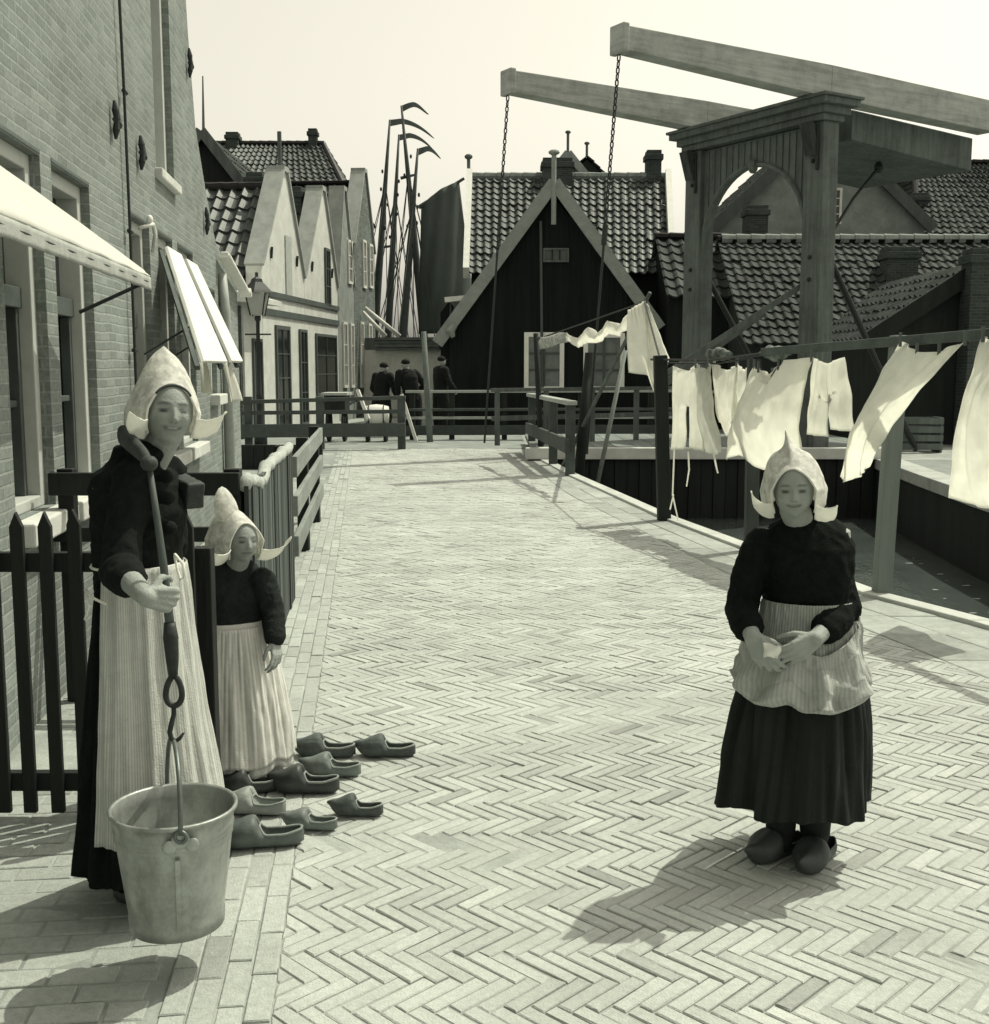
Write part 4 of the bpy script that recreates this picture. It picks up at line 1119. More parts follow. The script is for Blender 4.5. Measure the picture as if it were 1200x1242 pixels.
for x in (wallx(YB) + .08, -1.16):
    mb = MB(); mb.box(x - .035, x + .035, YB + .021, YB + .08, 0, at(255, 575, YB).z + .02); mb.build('post', BLKW, rf_, bevel=.004)
bfz = thing('board_fence', 'close-boarded grey fence with a pale lumpy cap behind the small girl', 'fence', (-1.2, 6.2, 0))
A, B = Vector((-1.10, 5.05, 0)), Vector((-1.325, 7.43, 0)); D = (B - A).normalized(); Nf = Vector((D.y, -D.x, 0))
L = (B - A).length; n = 25
for k in range(n):
    s = k * L / n; w = L / n - .006
    mb = MB(); o = rnd.uniform(-.006, .006); h = .97 + rnd.uniform(-.012, .012)
    a = A + D * s + Nf * o; b = A + D * (s + w) + Nf * o; th = Nf * .02
    mb.hexa([a, b, b + th, a + th] + [p + Vector((0, 0, h)) for p in (a, b, b + th, a + th)])
    mb.build('board', mat('grey_boards_%d' % (k % 4), (.045, .06, .10, .075)[k % 4], .85, .35, 5, .5, 40, stretch=(1, 1, .08)), bfz)
mb = MB(); pts = [A + D * (L * i / 24) + Vector((0, 0, .985 + .03 * noise.noise(Vector((i * .6, 0, 0))) + (-.05 if 3 < i < 9 else 0) * math.sin(math.pi * (i - 3) / 6))) for i in range(25)]
mb.tube(pts, [.032 + .012 * noise.noise(Vector((i * .9, 3, 0))) for i in range(25)], 10)
mb.build('cap', mat('sunlit_fence_cap', .40, .95, .25, 25, .6, 60), bfz, smooth=True)  # lumpy cap; its pale tone stands for a sunlit fence top
for s in (.05, L - .05):
    mb = MB(); p = A + D * s - Nf * .05; mb.beam(p, p + Vector((0, 0, 1.0)), .07, .07); mb.build('post', DARKW(), bfz)
pk = thing('plank_fence', 'open fence of three pale sunlit planks on dark posts along the street edge', 'fence', (-1.5, 9.4, 0))
A, B = Vector((-1.36, 7.62, 0)), Vector((-1.72, 11.2, 0)); D = (B - A).normalized(); Nf = Vector((D.y, -D.x, 0)); L = (B - A).length
for s in (.03, L * .5, L - .03):
    mb = MB(); p = A + D * s - Nf * .03; mb.beam(p - Vector((0, 0, .05)), p + Vector((0, 0, .93)), .09, .08); mb.build('post', BLKW, pk, bevel=.005)
for z in (.84, .58, .31):
    mb = MB(); mb.beam(A + Nf * .035 + Vector((0, 0, z + rnd.uniform(-.015, .015))), B + Nf * .035 + Vector((0, 0, z + rnd.uniform(-.01, .01))), .035, .14); mb.build('plank', mat('sunlit_plank', .27, .85, .25, 5, .4, 40, stretch=(1, .1, 1), dirt=.3), pk, bevel=.005)  # sunlight on the slats is put into their pale colour
YR = 21.2
br = thing('bridge_railing', 'dark footbridge railing with a heavy lower beam in front of the white gabled house', 'railing', (at(390, 520, YR).x, YR, 0))
RAILM = mat('grey_rail_paint', .085, .7, .25, 5, .3, 30, dirt=.3)
for px in (301, 388, 487):
    mb = MB(); p = at(px, 483, YR); mb.beam((p.x, YR, -.05), (p.x, YR, p.z + .03), .14, .12); mb.build('post', RAILM, br, bevel=.008)
for pa, pb, w, h, nm in (((280, 488), (492, 482), .12, .07, 'rail'), ((280, 501), (488, 499), .07, .07, 'rail')):
    mb = MB(); mb.beam(at(*pa, YR - .01), at(*pb, YR - .01), w, h); mb.build(nm, RAILM, br, bevel=.006)
mb = MB(); mb.beam(at(280, 523, YR - .13), at(492, 521, YR - .13), .12, .24); mb.build('edge_beam', RAILM, br, bevel=.01)
pw = thing('dark_opening_boards', 'added low black boards standing for the dark canal opening under the footbridge railing', 'wall', (-3.3, 17, 0))  # dark boards added in place of the shaded canal opening
mb = MB()
for i in range(11): x = -4.4 + i * .17; mb.box(x, x + .16, 16.98 + .01 * (i % 2), 17.06, -.05, .36)
mb.build('planking', DARKW(), pw)
YQ = 24.0
qr2 = thing('quay_railing', 'long dark three-rail railing in front of the black wooden house', 'railing', (at(660, 520, YQ).x, YQ, 0))
for px in (500, 548, 612, 705, 790, 838):
    mb = MB(); p = at(px, 476, YQ); mb.beam((p.x, YQ, -.05), (p.x, YQ, p.z), .11, .10); mb.build('post', DARKW(), qr2)
LITR = mat('sunlit_wood', .40, .7, .2, 5, .2, 30, dirt=.25)  # pale tone paints sunlight onto some rails and the cart top
for py in (475, 497, 507):
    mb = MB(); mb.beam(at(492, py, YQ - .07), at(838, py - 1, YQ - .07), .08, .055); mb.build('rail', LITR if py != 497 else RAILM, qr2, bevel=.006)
mb = MB(); mb.beam(at(492, 522, YQ - .07), at(838, 521, YQ - .07), .05, .20); mb.build('kick_board', mat('kick_board', .07, .8), qr2)
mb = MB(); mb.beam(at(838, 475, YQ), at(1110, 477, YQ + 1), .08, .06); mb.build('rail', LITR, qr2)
mb = MB()
for px in (900, 1000, 1100):
    p = at(px, 477, YQ + .6); mb.beam((p.x, p.y, -.05), (p.x, p.y, p.z), .10, .10)
mb.build('post', DARKW(), qr2)
wr = thing('quay_rail', 'short grey wooden rail with three stout posts at the edge of the canal', 'railing', (.9, 18, 0))
P3 = [(.66, 20.45), (.90, 17.7), (1.05, 16.0)]
for x, y in P3:
    mb = MB(); mb.beam((x, y, -.05), (x, y, .98), .13, .13); mb.build('post', RAILM, wr, bevel=.01)
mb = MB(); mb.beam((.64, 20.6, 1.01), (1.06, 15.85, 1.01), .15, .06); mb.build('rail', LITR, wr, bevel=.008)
mb = MB(); mb.beam((.58, 20.6, .42), (1.0, 15.85, .42), .06, .2); mb.build('rail', RAILM, wr, bevel=.008)

# ------------------------------------------------------------------ street lamp
lx = at(316, 520, 22.4)
sl = thing('street_lamp', 'slender black street lamp with a glass lantern in front of the white gabled house', 'street lamp', (lx.x, 22.4, 0))
mb = MB(); zt = at(316, 383, 22.4).z
mb.lathe([(.0, 0), (.13, 0), (.13, .25), (.08, .35), (.055, .9), (.07, .95), (.045, 1.0), (.035, zt - .1), (.06, zt - .08), (.06, zt), (0, zt)], 12, (lx.x, 22.4, 0)); mb.build('post', IRON(), sl, smooth=True)
mb = MB(); mb.tube([(lx.x - .25, 22.4, zt - .35), (lx.x + .25, 22.4, zt - .35)], .018, 6); mb.build('ladder_bar', IRON(), sl)
z0, z1 = zt, at(316, 355, 22.4).z
mb = MB(); mb.hexa([(lx.x + sx * .11, 22.4 + sy * .11, z0 + .02) for sx, sy in ((-1, -1), (1, -1), (1, 1), (-1, 1))] + [(lx.x + sx * .19, 22.4 + sy * .19, z1) for sx, sy in ((-1, -1), (1, -1), (1, 1), (-1, 1))])
mb.build('lantern', mat('lantern_glass', .5, .15, .1, 3, spec=.6, transl=.3), sl)
mb = MB()
for sx, sy in ((-1, -1), (1, -1), (1, 1), (-1, 1)): mb.tube([(lx.x + sx * .115, 22.4 + sy * .115, z0), (lx.x + sx * .195, 22.4 + sy * .195, z1)], .014, 5)
mb.build('lantern_frame', IRON(), sl)
mb = MB(); mb.lathe([(.30, 0), (.26, .05), (.12, .2), (.10, .26), (.03, .3), (.03, .38), (0, .4)], 4, (lx.x, 22.4, z1)); mb.build('lantern_roof', IRON(), sl)

# ------------------------------------------------------------------ boats beyond
mb = MB(); mb.quad((-16, 37.5, -.02), (8, 37.5, -.02), (8, 160, -.02), (-16, 160, -.02)); 
MASTM = mat('mast_wood', .075, .7, .3, 5, .3, 30)
def boat(label, foot, head, Y, sail=None, pen=30, tilt=.75, yard=None, wav=1.0):
    p0, p1 = at(*foot, Y), at(*head, Y)
    r = thing('fishing_boat', label, 'fishing boat', (p0.x, Y, 0), 0, 'fishing boats moored beyond the houses')
    L_, Wd, hz = 11.0, 3.6, 1.3
    def hull(u, v):
        t = 2 * u - 1; wv = Wd / 2 * (1 - abs(t) ** 2.6) ** .6; a = math.pi * v
        return Vector((p0.x + wv * -math.cos(a), Y + t * L_ / 2 + 1.0, -.3 + hz * (1 - math.sin(a) ** 1.0) + .5 * t * t * (1 - math.sin(a))))
    mb = MB(); mb.grid(hull, 20, 12); mb.build('hull', mat('boat_hull', .05, .7, .3, 3, .2, 20), r, smooth=True, solid=.06)
    mb = MB(); mb.box(p0.x - 1.2, p0.x + 1.2, Y - 3.2, Y + 4.4, .55, .62); mb.build('deck', GREYW(), r)
    b0 = Vector((p0.x + (p0.x - p1.x) * (p0.z - .6) / (p1.z - p0.z), Y, .6))
    mb = MB(); mb.tube([b0, p0, p0.lerp(p1, .5), p0.lerp(p1, .72), p1], [.17, .17, .13, .09, .04], 10); m_ = mb.build('mast', MASTM, r, smooth=True)
    mb = MB(); k = p0.lerp(p1, .70)
    for dx, dy in ((-1.6, -1), (1.6, -1), (-1.6, 1.5), (1.6, 1.5), (0, -5), (0, 6)): mb.tube([k, (p0.x + dx, Y + dy, .8)], .018, 4)
    for i in range(4): q = p0.lerp(p1, .50 + .09 * i); mb.ellipsoid(q + Vector((rnd.choice((-.25, .28, .2)), -.1, rnd.uniform(-.2, .2)))if False else q + Vector((rnd.choice((-.16, .18, .12)), -.1, rnd.uniform(-.2, .2))), (.05, .05, .09), 6, 5)
    mb.build('rigging', mat('rope_dark', .06, .9), r)
    # pennant streaming to the right
    def pn_(u, v):
        w = .24 * (1 - u) ** .6 + .03
        x = u * pen * Y / FPX; z = (.16 * wav * math.sin(u * 3.3 * wav) - tilt * max(0, u - .35 * wav) ** 1.3) * pen * Y / FPX * .75
        return p1 + Vector((x, .15 * math.sin(u * 6), z - w * (v - .0)))
    mb = MB(); mb.grid(pn_, 18, 3); mb.build('pennant', mat('pennant_cloth', .10, .9, transl=.2), r, smooth=True)
    if yard:
        a, b = at(*yard[0], Y), at(*yard[1], Y); mb = MB(); mb.tube([a, b], [.07, .05], 6); mb.build('yard', MASTM, r)
    if sail:
        P_ = [at(x, y, Y + .2) for x, y in sail]
        def sf(u, v):
            p = P_[0].lerp(P_[1], u).lerp(P_[3].lerp(P_[2], u), v)
            return p + Vector((0, -.8 * math.sin(math.pi * u) * (.3 + .7 * v) + .05 * math.sin(v * 9 + u * 20), .12 * math.sin(math.pi * u) * (1 - v)))
        mb = MB(); mb.grid(sf, 24, 24); mb.build('sail', mat('tan_sail', .10, .95, .25, 1.2, .3, 6, stretch=(1, 1, .3), transl=.1), r, smooth=True, solid=.02)
        mb = MB(); a = P_[0]; b = P_[1]; mb.tube([a + Vector((-.1, 0, -.05)), b + Vector((.2, 0, .12))], [.09, .06], 6); mb.build('gaff', MASTM, r)
    return r
boat('moored fishing boat with a left-leaning dark mast, leftmost of the four masts', (455, 400), (473, 145), 50, pen=52, tilt=.9, wav=.7)
boat('moored fishing boat with a short mast flying a pennant below the two tallest', (471, 405), (484, 163), 53, pen=40, tilt=.95, wav=.8, yard=((462, 300), (478, 298)))
boat('moored fishing boat with the tallest mast, leaning right, highest pennant', (514, 405), (487, 128), 48, pen=32, tilt=.5, wav=1.25, yard=((486, 216), (503, 212)))
boat('moored fishing boat with a big dark sail hoisted beside the wooden house', (489, 407), (507, 180), 46, sail=[(511, 250), (557, 220), (580, 405), (508, 405)], pen=27, tilt=.9, wav=1.1)

bhs = thing('boathouse', 'white walled quay shed with a layered plank fascia behind the men', 'shed', (at(492, 450, 36).x, 36, 0))
x0, x1 = at(440, 450, 36).x, at(542, 450, 36).x
mb = MB(); mb.box(x0, x1, 36, 39, -.05, at(490, 424, 36).z); mb.build('wall', WHITEP(), bhs)
mb = MB()
for i, (ya, yb) in enumerate(((409, 412.5), (413, 417), (417.5, 421), (421.5, 425))): mb.box(at(455, 420, 35.8).x, at(533, 420, 35.8).x, 35.7 + .05 * (i % 2), 35.95, at(490, yb, 35.8).z, at(490, ya, 35.8).z)
mb.build('fascia', mat('layered_planks', .16, .8, .4, 3, .3, 20), bhs)
mb = MB(); mb.box(x0 - .3, x1 + .3, 35.96, 39.3, at(490, 424, 36).z + .01, at(490, 409, 36).z - .02); mb.build('roof', GREYW(), bhs)
for k, (a, b, lab) in enumerate((((443, 373), (485, 408), 'long white spar sloping down to the shed roof'), ((440, 378), (468, 408), 'shorter white spar sloping beside the longer one above the shed'))):
    mb = MB(); p0, p1 = at(*a, 35.4 + k * .3), at(*b, 35.4 + k * .3); mb.tube([p0, p1], [.05, .07], 8); tag(mb.build('spar', WHITEP(), None, smooth=True), lab, 'spar', 'white spars by the shed')
mb = MB(); mb.tube([at(514, 402, 23.2), at(518, 470, 23.2), at(522, 541, 23.2)], [.05, .06, .065], 8); tag(mb.build('mooring_pole', mat('pale_pole', .16, .8, .2, 5, .3, 30), None, smooth=True), 'tall pale pole standing at the railing in front of the men', 'pole')

# cart, board and barrel by the railing
YC = 23.4
ct = thing('handcart', 'dark handcart with a flat lit top standing behind the footbridge railing', 'handcart', (at(415, 520, YC).x, YC, 0))
x0, x1 = at(393, 500, YC).x, at(424, 500, YC).x; zt = at(400, 476, YC).z
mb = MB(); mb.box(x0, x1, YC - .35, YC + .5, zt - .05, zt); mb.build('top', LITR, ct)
mb = MB(); mb.box(x0 + .05, x1 - .05, YC - .3, YC + .45, zt - .42, zt - .051); mb.build('box', DARKW(), ct)
for sx in (x0 + .1, x1 - .1):
    mb = MB(); c = Vector((sx, YC, .34)); mb.tube([c + Vector((0, .33 * math.cos(a), .33 * math.sin(a))) for a in np.linspace(0, 2 * math.pi, 17)[:-1]], .03, 6, closed=True)
    for a in np.linspace(0, math.pi, 5)[:-1]: mb.tube([c + Vector((0, .33 * math.cos(a), .33 * math.sin(a))), c - Vector((0, .33 * math.cos(a), .33 * math.sin(a)))], .015, 5)
    mb.build('wheel', DARKW(), ct)
mb = MB()
for sx in (x0 + .15, x1 - .15): mb.tube([(sx, YC + .4, zt - .3), (sx + .3, YC + 1.2, zt - .1)], .03, 6)
mb.build('handle', DARKW(), ct)
mb = MB(); mb.beam(at(434, 473, YC - .5), at(447, 508, YC - .6), .06, .16, up=(0, 1, 0)); tag(mb.build('leaning_board', WHITEP(), None), 'narrow white board leaning at a slant against the footbridge railing', 'board')
mb = MB(); mb.beam(at(487, 478, YC), at(505, 535, YC), .06, .12, up=(0, 1, 0)); tag(mb.build('leaning_board', WHITEP(), None), 'white board leaning at the men\'s feet beside the tall pale pole', 'board')
wb = thing('barrel', 'white barrel lying on a low trestle behind the footbridge railing', 'barrel', (at(457, 510, YC).x, YC, 0))
c = at(457, 503, YC); mb = MB()
for i in range(1): mb.tube([c + Vector((-.24, 0, 0)), c + Vector((-.12, 0, 0)), c, c + Vector((.12, 0, 0)), c + Vector((.24, 0, 0))], [.17, .20, .21, .20, .17], 16)
mb.build('body', WHITEP(), wb, smooth=True)
mb = MB()
for dx in (-.15, .15): mb.tube([c + Vector((dx - .01, 0, 0)), c + Vector((dx + .01, 0, 0))], .207, 16)
mb.build('hoop', IRON(), wb)
mb = MB()
for dx in (-.18, .18): mb.box(c.x + dx - .03, c.x + dx + .03, YC - .2, YC + .2, -.03, c.z - .16)
mb.build('trestle', DARKW(), wb)
cr = thing('crate', 'empty grey slatted crate on the far bank below the tiled house', 'crate', (at(1110, 530, 20.5).x, 20.5, 0))
c = at(1112, 530, 20.5); mb = MB()
for k in range(4): mb.box(c.x - .4, c.x + .4, 20.3, 20.33, .05 + .15 * k, .16 + .15 * k); mb.box(c.x - .4, c.x + .4, 20.75, 20.78, .05 + .15 * k, .16 + .15 * k)
for sx in (-.4, .36): mb.box(c.x + sx, c.x + sx + .04, 20.335, 20.745, .0, .62)
mb.build('slats', GREYW(), cr)

# ------------------------------------------------------------------ laundry
PA = at(801, 436, 11.25); PB = at(1094, 416, 7.45); PC = PB + (PB - PA).normalized() * 3.2
LD = (PB - PA).copy(); LD.z = 0; LD.normalize(); LN = Vector((LD.y, -LD.x, 0))
if LN.x > 0: LN = -LN                               # towards the street
def onl(px, py, off=0): return on_plane(px, py, PA + LN * off, LN)
def pole(name, label, pts, r, m=None, group=None):
    mb = MB(); mb.tube(pts, r, 8); return tag(mb.build(name, m or GREYW(), None, smooth=True), label, 'pole', group)
def spole(label, a, b, w, m):
    mb = MB(); mb.beam(a, b, w, w); return tag(mb.build('clothes_post', m, None, bevel=.008), label, 'post')
spole('dark square clothes post at the canal edge holding the near end of the trousers line', (ground(806, 631).x, ground(806, 631).y, -.05), PA + Vector((.0, .0, .04)), .125, DARKW())
spole('leaning pale grey clothes post at the canal edge behind the big billowing sheet', (ground(1069, 722).x, ground(1069, 722).y, -.05), PB + Vector((.02, .1, .05)), .105, mat('grey_post', .20, .8, .2, 5, .4, 30, stretch=(1, 1, .1)))
mid = ground(911, 668)
spole('dark clothes post in the canal edge behind the girl with the dark bodice', (mid.x, mid.y, -.1), onl(915, 436, -.02), .10, mat('dark_post', .06, .8))
mb = MB(); mb.tube([onl(790, 436) + Vector((0, 0, 0)), onl(800, 436), onl(860, 437), onl(930, 428)], .012, 6); mb.tube([onl(800, 440, -.03), onl(870, 441, -.03), onl(935, 430, -.03)], .008, 5); tag(mb.build('clothesline', IRON(), None), 'thin dark rope clothesline between the dark post and the wooden bar', 'clothesline')
mb = MB(); mb.beam(onl(926, 427), PC + Vector((0, 0, .03)), .05, .062); tag(mb.build('drying_bar', mat('drying_bar', .10, .8, .3, 6, .4, 30), None, bevel=.006), 'long dark wooden bar carrying the sheets at the right', 'bar')

def cloth(name, label, cat, top, bot, off=0.0, bulge=.12, seed=0, holes=None, m=None, group='laundry drying in the wind', nu=26, nv=34, plane=None, sag=.02, wr=.02):
    fn = plane or onl
    T = [fn(x, y, off) for x, y in top]; Bt = [fn(x, y, off) for x, y in bot]
    def pl(Ps, u):
        k = u * (len(Ps) - 1); i = min(int(k), len(Ps) - 2); return Ps[i].lerp(Ps[i + 1], k - i)
    hgt = (T[0] - Bt[0]).length; wdt = max(.1, (T[0] - T[-1]).length)
    nrm_ = LN if plane is None else plane.n
    def f(u, v):
        p = pl(T, u).lerp(pl(Bt, u), v)
        e = math.sin(math.pi * min(1, v * 1.0)) * bulge * (.35 + .65 * math.sin(math.pi * u))
        w = wr * (.6 * math.sin(u * wdt * 24 + 5 * nz((u * 3, v * 1.5, seed)) + seed) * (.25 + v) + 1.7 * nz((u * wdt * 6, v * hgt * 2.2, seed + 5)) * (.3 + v) + .7 * nz((u * wdt * 15, v * hgt * 7, seed + 11)))
        # puckers running down from the pegs
        w += .018 * math.exp(-v * 5) * math.sin(u * 31 + seed)
        return p + nrm_ * (e + w) + Vector((0, 0, -sag * math.sin(math.pi * u) * (1 - v) ** 2))
    mb = MB(); mb.grid(f, nu, nv)
    o = mb.build(name, m or CLOTHW(), None, smooth=True, solid=.0018); tag(o, label, cat, group)
    if plane is None:
        for i in range(len(top)):
            if i == len(top) // 2 and len(top) == 3: continue
            u = min(.985, max(.015, i / (len(top) - 1))); p = f(u, 0)
            mp = MB(); mp.beam(p + Vector((0, 0, -.035)) + LN * .006, p + Vector((0, 0, .055)) + LN * .006, .014, .022); mp.build('peg', GREYW(), o, world=False)
    return o
SHEET = mat('bed_linen', .95, .9, .05, 10, .35, 140, transl=.68)
GREYL = mat('grey_linen', .78, .9, .08, 12, .3, 140, transl=.52)
def legs(name, label, top, botL, botR, crotch, seed, off=0.0, m=None):
    """a pair of drawers or trousers: two legs hanging from one waist"""
    fn = onl
    T = [fn(x, y, off) for x, y in top]; BL_ = [fn(x, y, off) for x, y in botL]; BR_ = [fn(x, y, off) for x, y in botR]; cz = crotch
    mb = MB()
    for side, Bq in ((0, BL_), (1, BR_)):
        def f(u, v, side=side, Bq=Bq):
            uu = (u + side) * .5
            k = uu * (len(T) - 1); i = min(int(k), len(T) - 2); t = T[i].lerp(T[i + 1], k - i)
            b = Bq[0].lerp(Bq[-1], u)
            c = fn(cz[0], cz[1], off)
            p = t.lerp(b, v)
            if v < .999:
                vc = max(0, min(1, v / .45)); inner = (1 - u) if side else u
                if v < .45 and inner > .5: p = p.lerp(T[len(T) // 2].lerp(c, vc), (inner - .5) * 2 * vc)
            w = .03 * math.sin(math.pi * u) * (.4 + v) + .014 * math.sin(u * 17 + v * 3 + seed) * (.3 + v) + .02 * nz((u * 2, v * 3, seed))
            return p + LN * w
        mb.grid(f, 14, 30)
    o = mb.build(name, m or CLOTHW(), None, smooth=True, solid=.004); return tag(o, label, 'underwear', 'laundry drying in the wind')
legs('drawers', 'long white underpants with narrow legs, first on the line after the dark post', [(817, 444), (836, 450), (846, 441)], [(816, 546), (833, 545)], [(838, 542), (856, 548)], (834, 495), 1)
cloth('shirt', 'white ribbed undershirt with fringed hem beside the long underpants', 'shirt', [(846, 441), (858, 447), (862, 440)], [(851, 549), (866, 552), (879, 548)], .02, .05, 2, m=GREYL)
cloth('pillowcase', 'white pillowcase hanging crookedly behind the undershirt', 'pillowcase', [(863, 436), (882, 447), (897, 440)], [(872, 512), (884, 530), (900, 500)], -.06, .05, 3)
cloth('napkin', 'small white cloth half hidden behind the wide sheet', 'cloth', [(893, 440), (903, 446), (915, 442)], [(890, 520), (899, 515), (908, 498)], -.04, .04, 4, nu=12, nv=18)
cloth('bed_sheet', 'wide white sheet hanging in the middle above the girl with the dark bodice', 'sheet', [(912, 444), (938, 452), (952, 434), (985, 433)], [(881, 558), (893, 552), (928, 570), (955, 562), (972, 552)], .06, .13, 5, m=SHEET, nu=36)
cloth('collar_cloth', 'small folded white cloth with pointed collar on the bar beside the wide sheet', 'cloth', [(921, 446), (931, 455), (944, 443)], [(926, 462), (931, 468), (936, 463)], .10, .02, 6, nu=10, nv=8)
legs('drawers', 'short white drawers with flared legs between the wide sheet and the billowing sheet', [(988, 434), (1004, 441), (1024, 433)], [(978, 526), (1008, 530)], [(1006, 520), (1041, 524)], (1006, 496), 7)
cloth('bed_sheet', 'big white sheet billowing out to the left on the bar at the right', 'sheet', [(1096, 413), (1112, 424), (1140, 424), (1176, 411)], [(1022, 578), (1026, 585), (1040, 578), (1053, 566)], .05, .16, 8, m=SHEET, nu=36, nv=44, sag=.015, wr=.02)
cloth('bed_sheet', 'long white sheet hanging at the right edge of the picture', 'sheet', [(1193, 407), (1215, 412), (1245, 402)], [(1148, 604), (1185, 615), (1240, 620)], .05, .10, 9, m=SHEET, nu=26, nv=40)
# patterned kerchiefs bunched on the line
CHK = mat('dark_kerchief', .06, .9, .8, 28, .4, 60)
for k, (px, py, lab) in enumerate(((872, 430, 'dark and white patterned kerchief bunched over the rope beside the undershirt'), (940, 428, 'dark patterned kerchief bunched over the bar beside the wide sheet'))):
    mb = MB(); c = onl(px, py, -.1)
    def kf(u, v, c=c):
        a = u * 2 * math.pi
        r = .062 * math.sin(math.pi * v) + .02
        return c + LD * ((v - .5) * .5) + Vector((0, 0, r * math.sin(a) * .7 + .03 * nz((u * 4, v * 5, k)))) + LN * (r * math.cos(a) * .6 + .02 * nz((u * 5, v * 5, k + 4)))
    mb.grid(kf, 18, 22, close_u=True); tag(mb.build('kerchief', mat('patterned_cloth', .22, .9, .95, 11, .4, 60, transl=.15), None, smooth=True), lab, 'kerchief', 'kerchiefs bunched on the clothesline')
# tapes hanging below
for k, (a, b, c, lab) in enumerate((((818, 545), (816, 600), (823, 632), 'long white tape hanging from the underpants down to the canal edge'), ((835, 548), (836, 570), (833, 590), 'short white tape hanging under the underpants'), ((866, 551), (869, 566), (871, 574), 'frayed white tape hanging under the undershirt'))):
    mb = MB(); mb.tube([onl(*a, .03), onl(*b, .05), onl(*c, .04)], [.008, .008, .006], 5)
    if k == 0: mb.tube([onl(817, 600, .05), onl(813, 618, .05)], .007, 5)
    tag(mb.build('tape', CLOTHW(), None), lab, 'tape', 'tapes hanging from the laundry')
# the farther line with the corner sheet
QA = at(650, 412, 18.6); QB = at(782, 366, 13.6); d2 = (QB - QA); d2.z = 0; d2.normalize(); n2 = Vector((d2.y, -d2.x, 0)); n2 = -n2 if n2.x > 0 else n2
def onq(px, py, off=0): return on_plane(px, py, QA + n2 * off, n2)
onq.n = n2
cloth('table_cloth', 'twisted white cloth strung along the upward sloping far line', 'cloth', [(686, 404), (700, 409), (715, 395), (727, 402), (738, 387), (752, 392), (766, 376)], [(690, 414), (702, 422), (714, 416), (727, 416), (739, 405), (752, 408), (765, 396)], .03, .05, 11, plane=onq, nu=30, nv=10)
cloth('patterned_cloth', 'small mottled cloth at the low end of the far line', 'cloth', [(655, 409), (672, 405), (687, 403)], [(655, 424), (672, 420), (690, 414)], .03, .04, 12, plane=onq, nu=14, nv=8, m=mat('mottled_cloth', .45, .9, .6, 14, transl=.2))
def onq2(px, py, off=0): return on_plane(px, py, QB + Vector((.3, -1, 0)).normalized() * off, Vector((.55, -.83, 0)).normalized())
onq2.n = Vector((-.55, -.83, 0)).normalized()
cloth('bed_sheet', 'tall white sheet draped from the peak of the prop pole beside the wooden house', 'sheet', [(762, 376), (772, 368), (783, 364)], [(762, 452), (785, 455), (798, 488), (803, 490)], .02, .04, 13, plane=onq2, m=SHEET)
cloth('towel', 'narrow white towel falling in a slope to the dark post', 'towel', [(782, 366), (785, 366), (787, 370)], [(792, 470), (802, 488), (813, 434)], .03, .03, 14, plane=onq2)
mb = MB(); mb.tube([QA, QB], .012, 5); mb.tube([QB, PA], .010, 5); tag(mb.build('clothesline', IRON(), None), 'upward sloping rope clothesline of the farther laundry', 'clothesline')
b0 = ground(673, 566); pole('prop_pole', 'long thin prop pole leaning up to the peak of the far clothesline', [(b0.x + .12, b0.y, 0), QB + Vector((.06, 0, .10))], [.032, .024])
b0 = ground(657, 556); pole('prop_pole', 'thin upright pole at the low end of the far clothesline', [(b0.x, b0.y, 0), QA + Vector((0, 0, .1))], [.05, .04], DARKW())
b0 = ground(702, 574); pole('prop_pole', 'stout dark pole standing behind the short quay rail', [(b0.x, b0.y, -.1), at(715, 428, b0.y + .1)], [.075, .06], DARKW())
pole('mooring_stick', 'pale slanting stick rising from the canal behind the quay rail', [at(720, 580, 17.4) + Vector((0, 0, -.4)), at(759, 425, 17.6)], [.035, .03], mat('pale_stick', .25, .8))

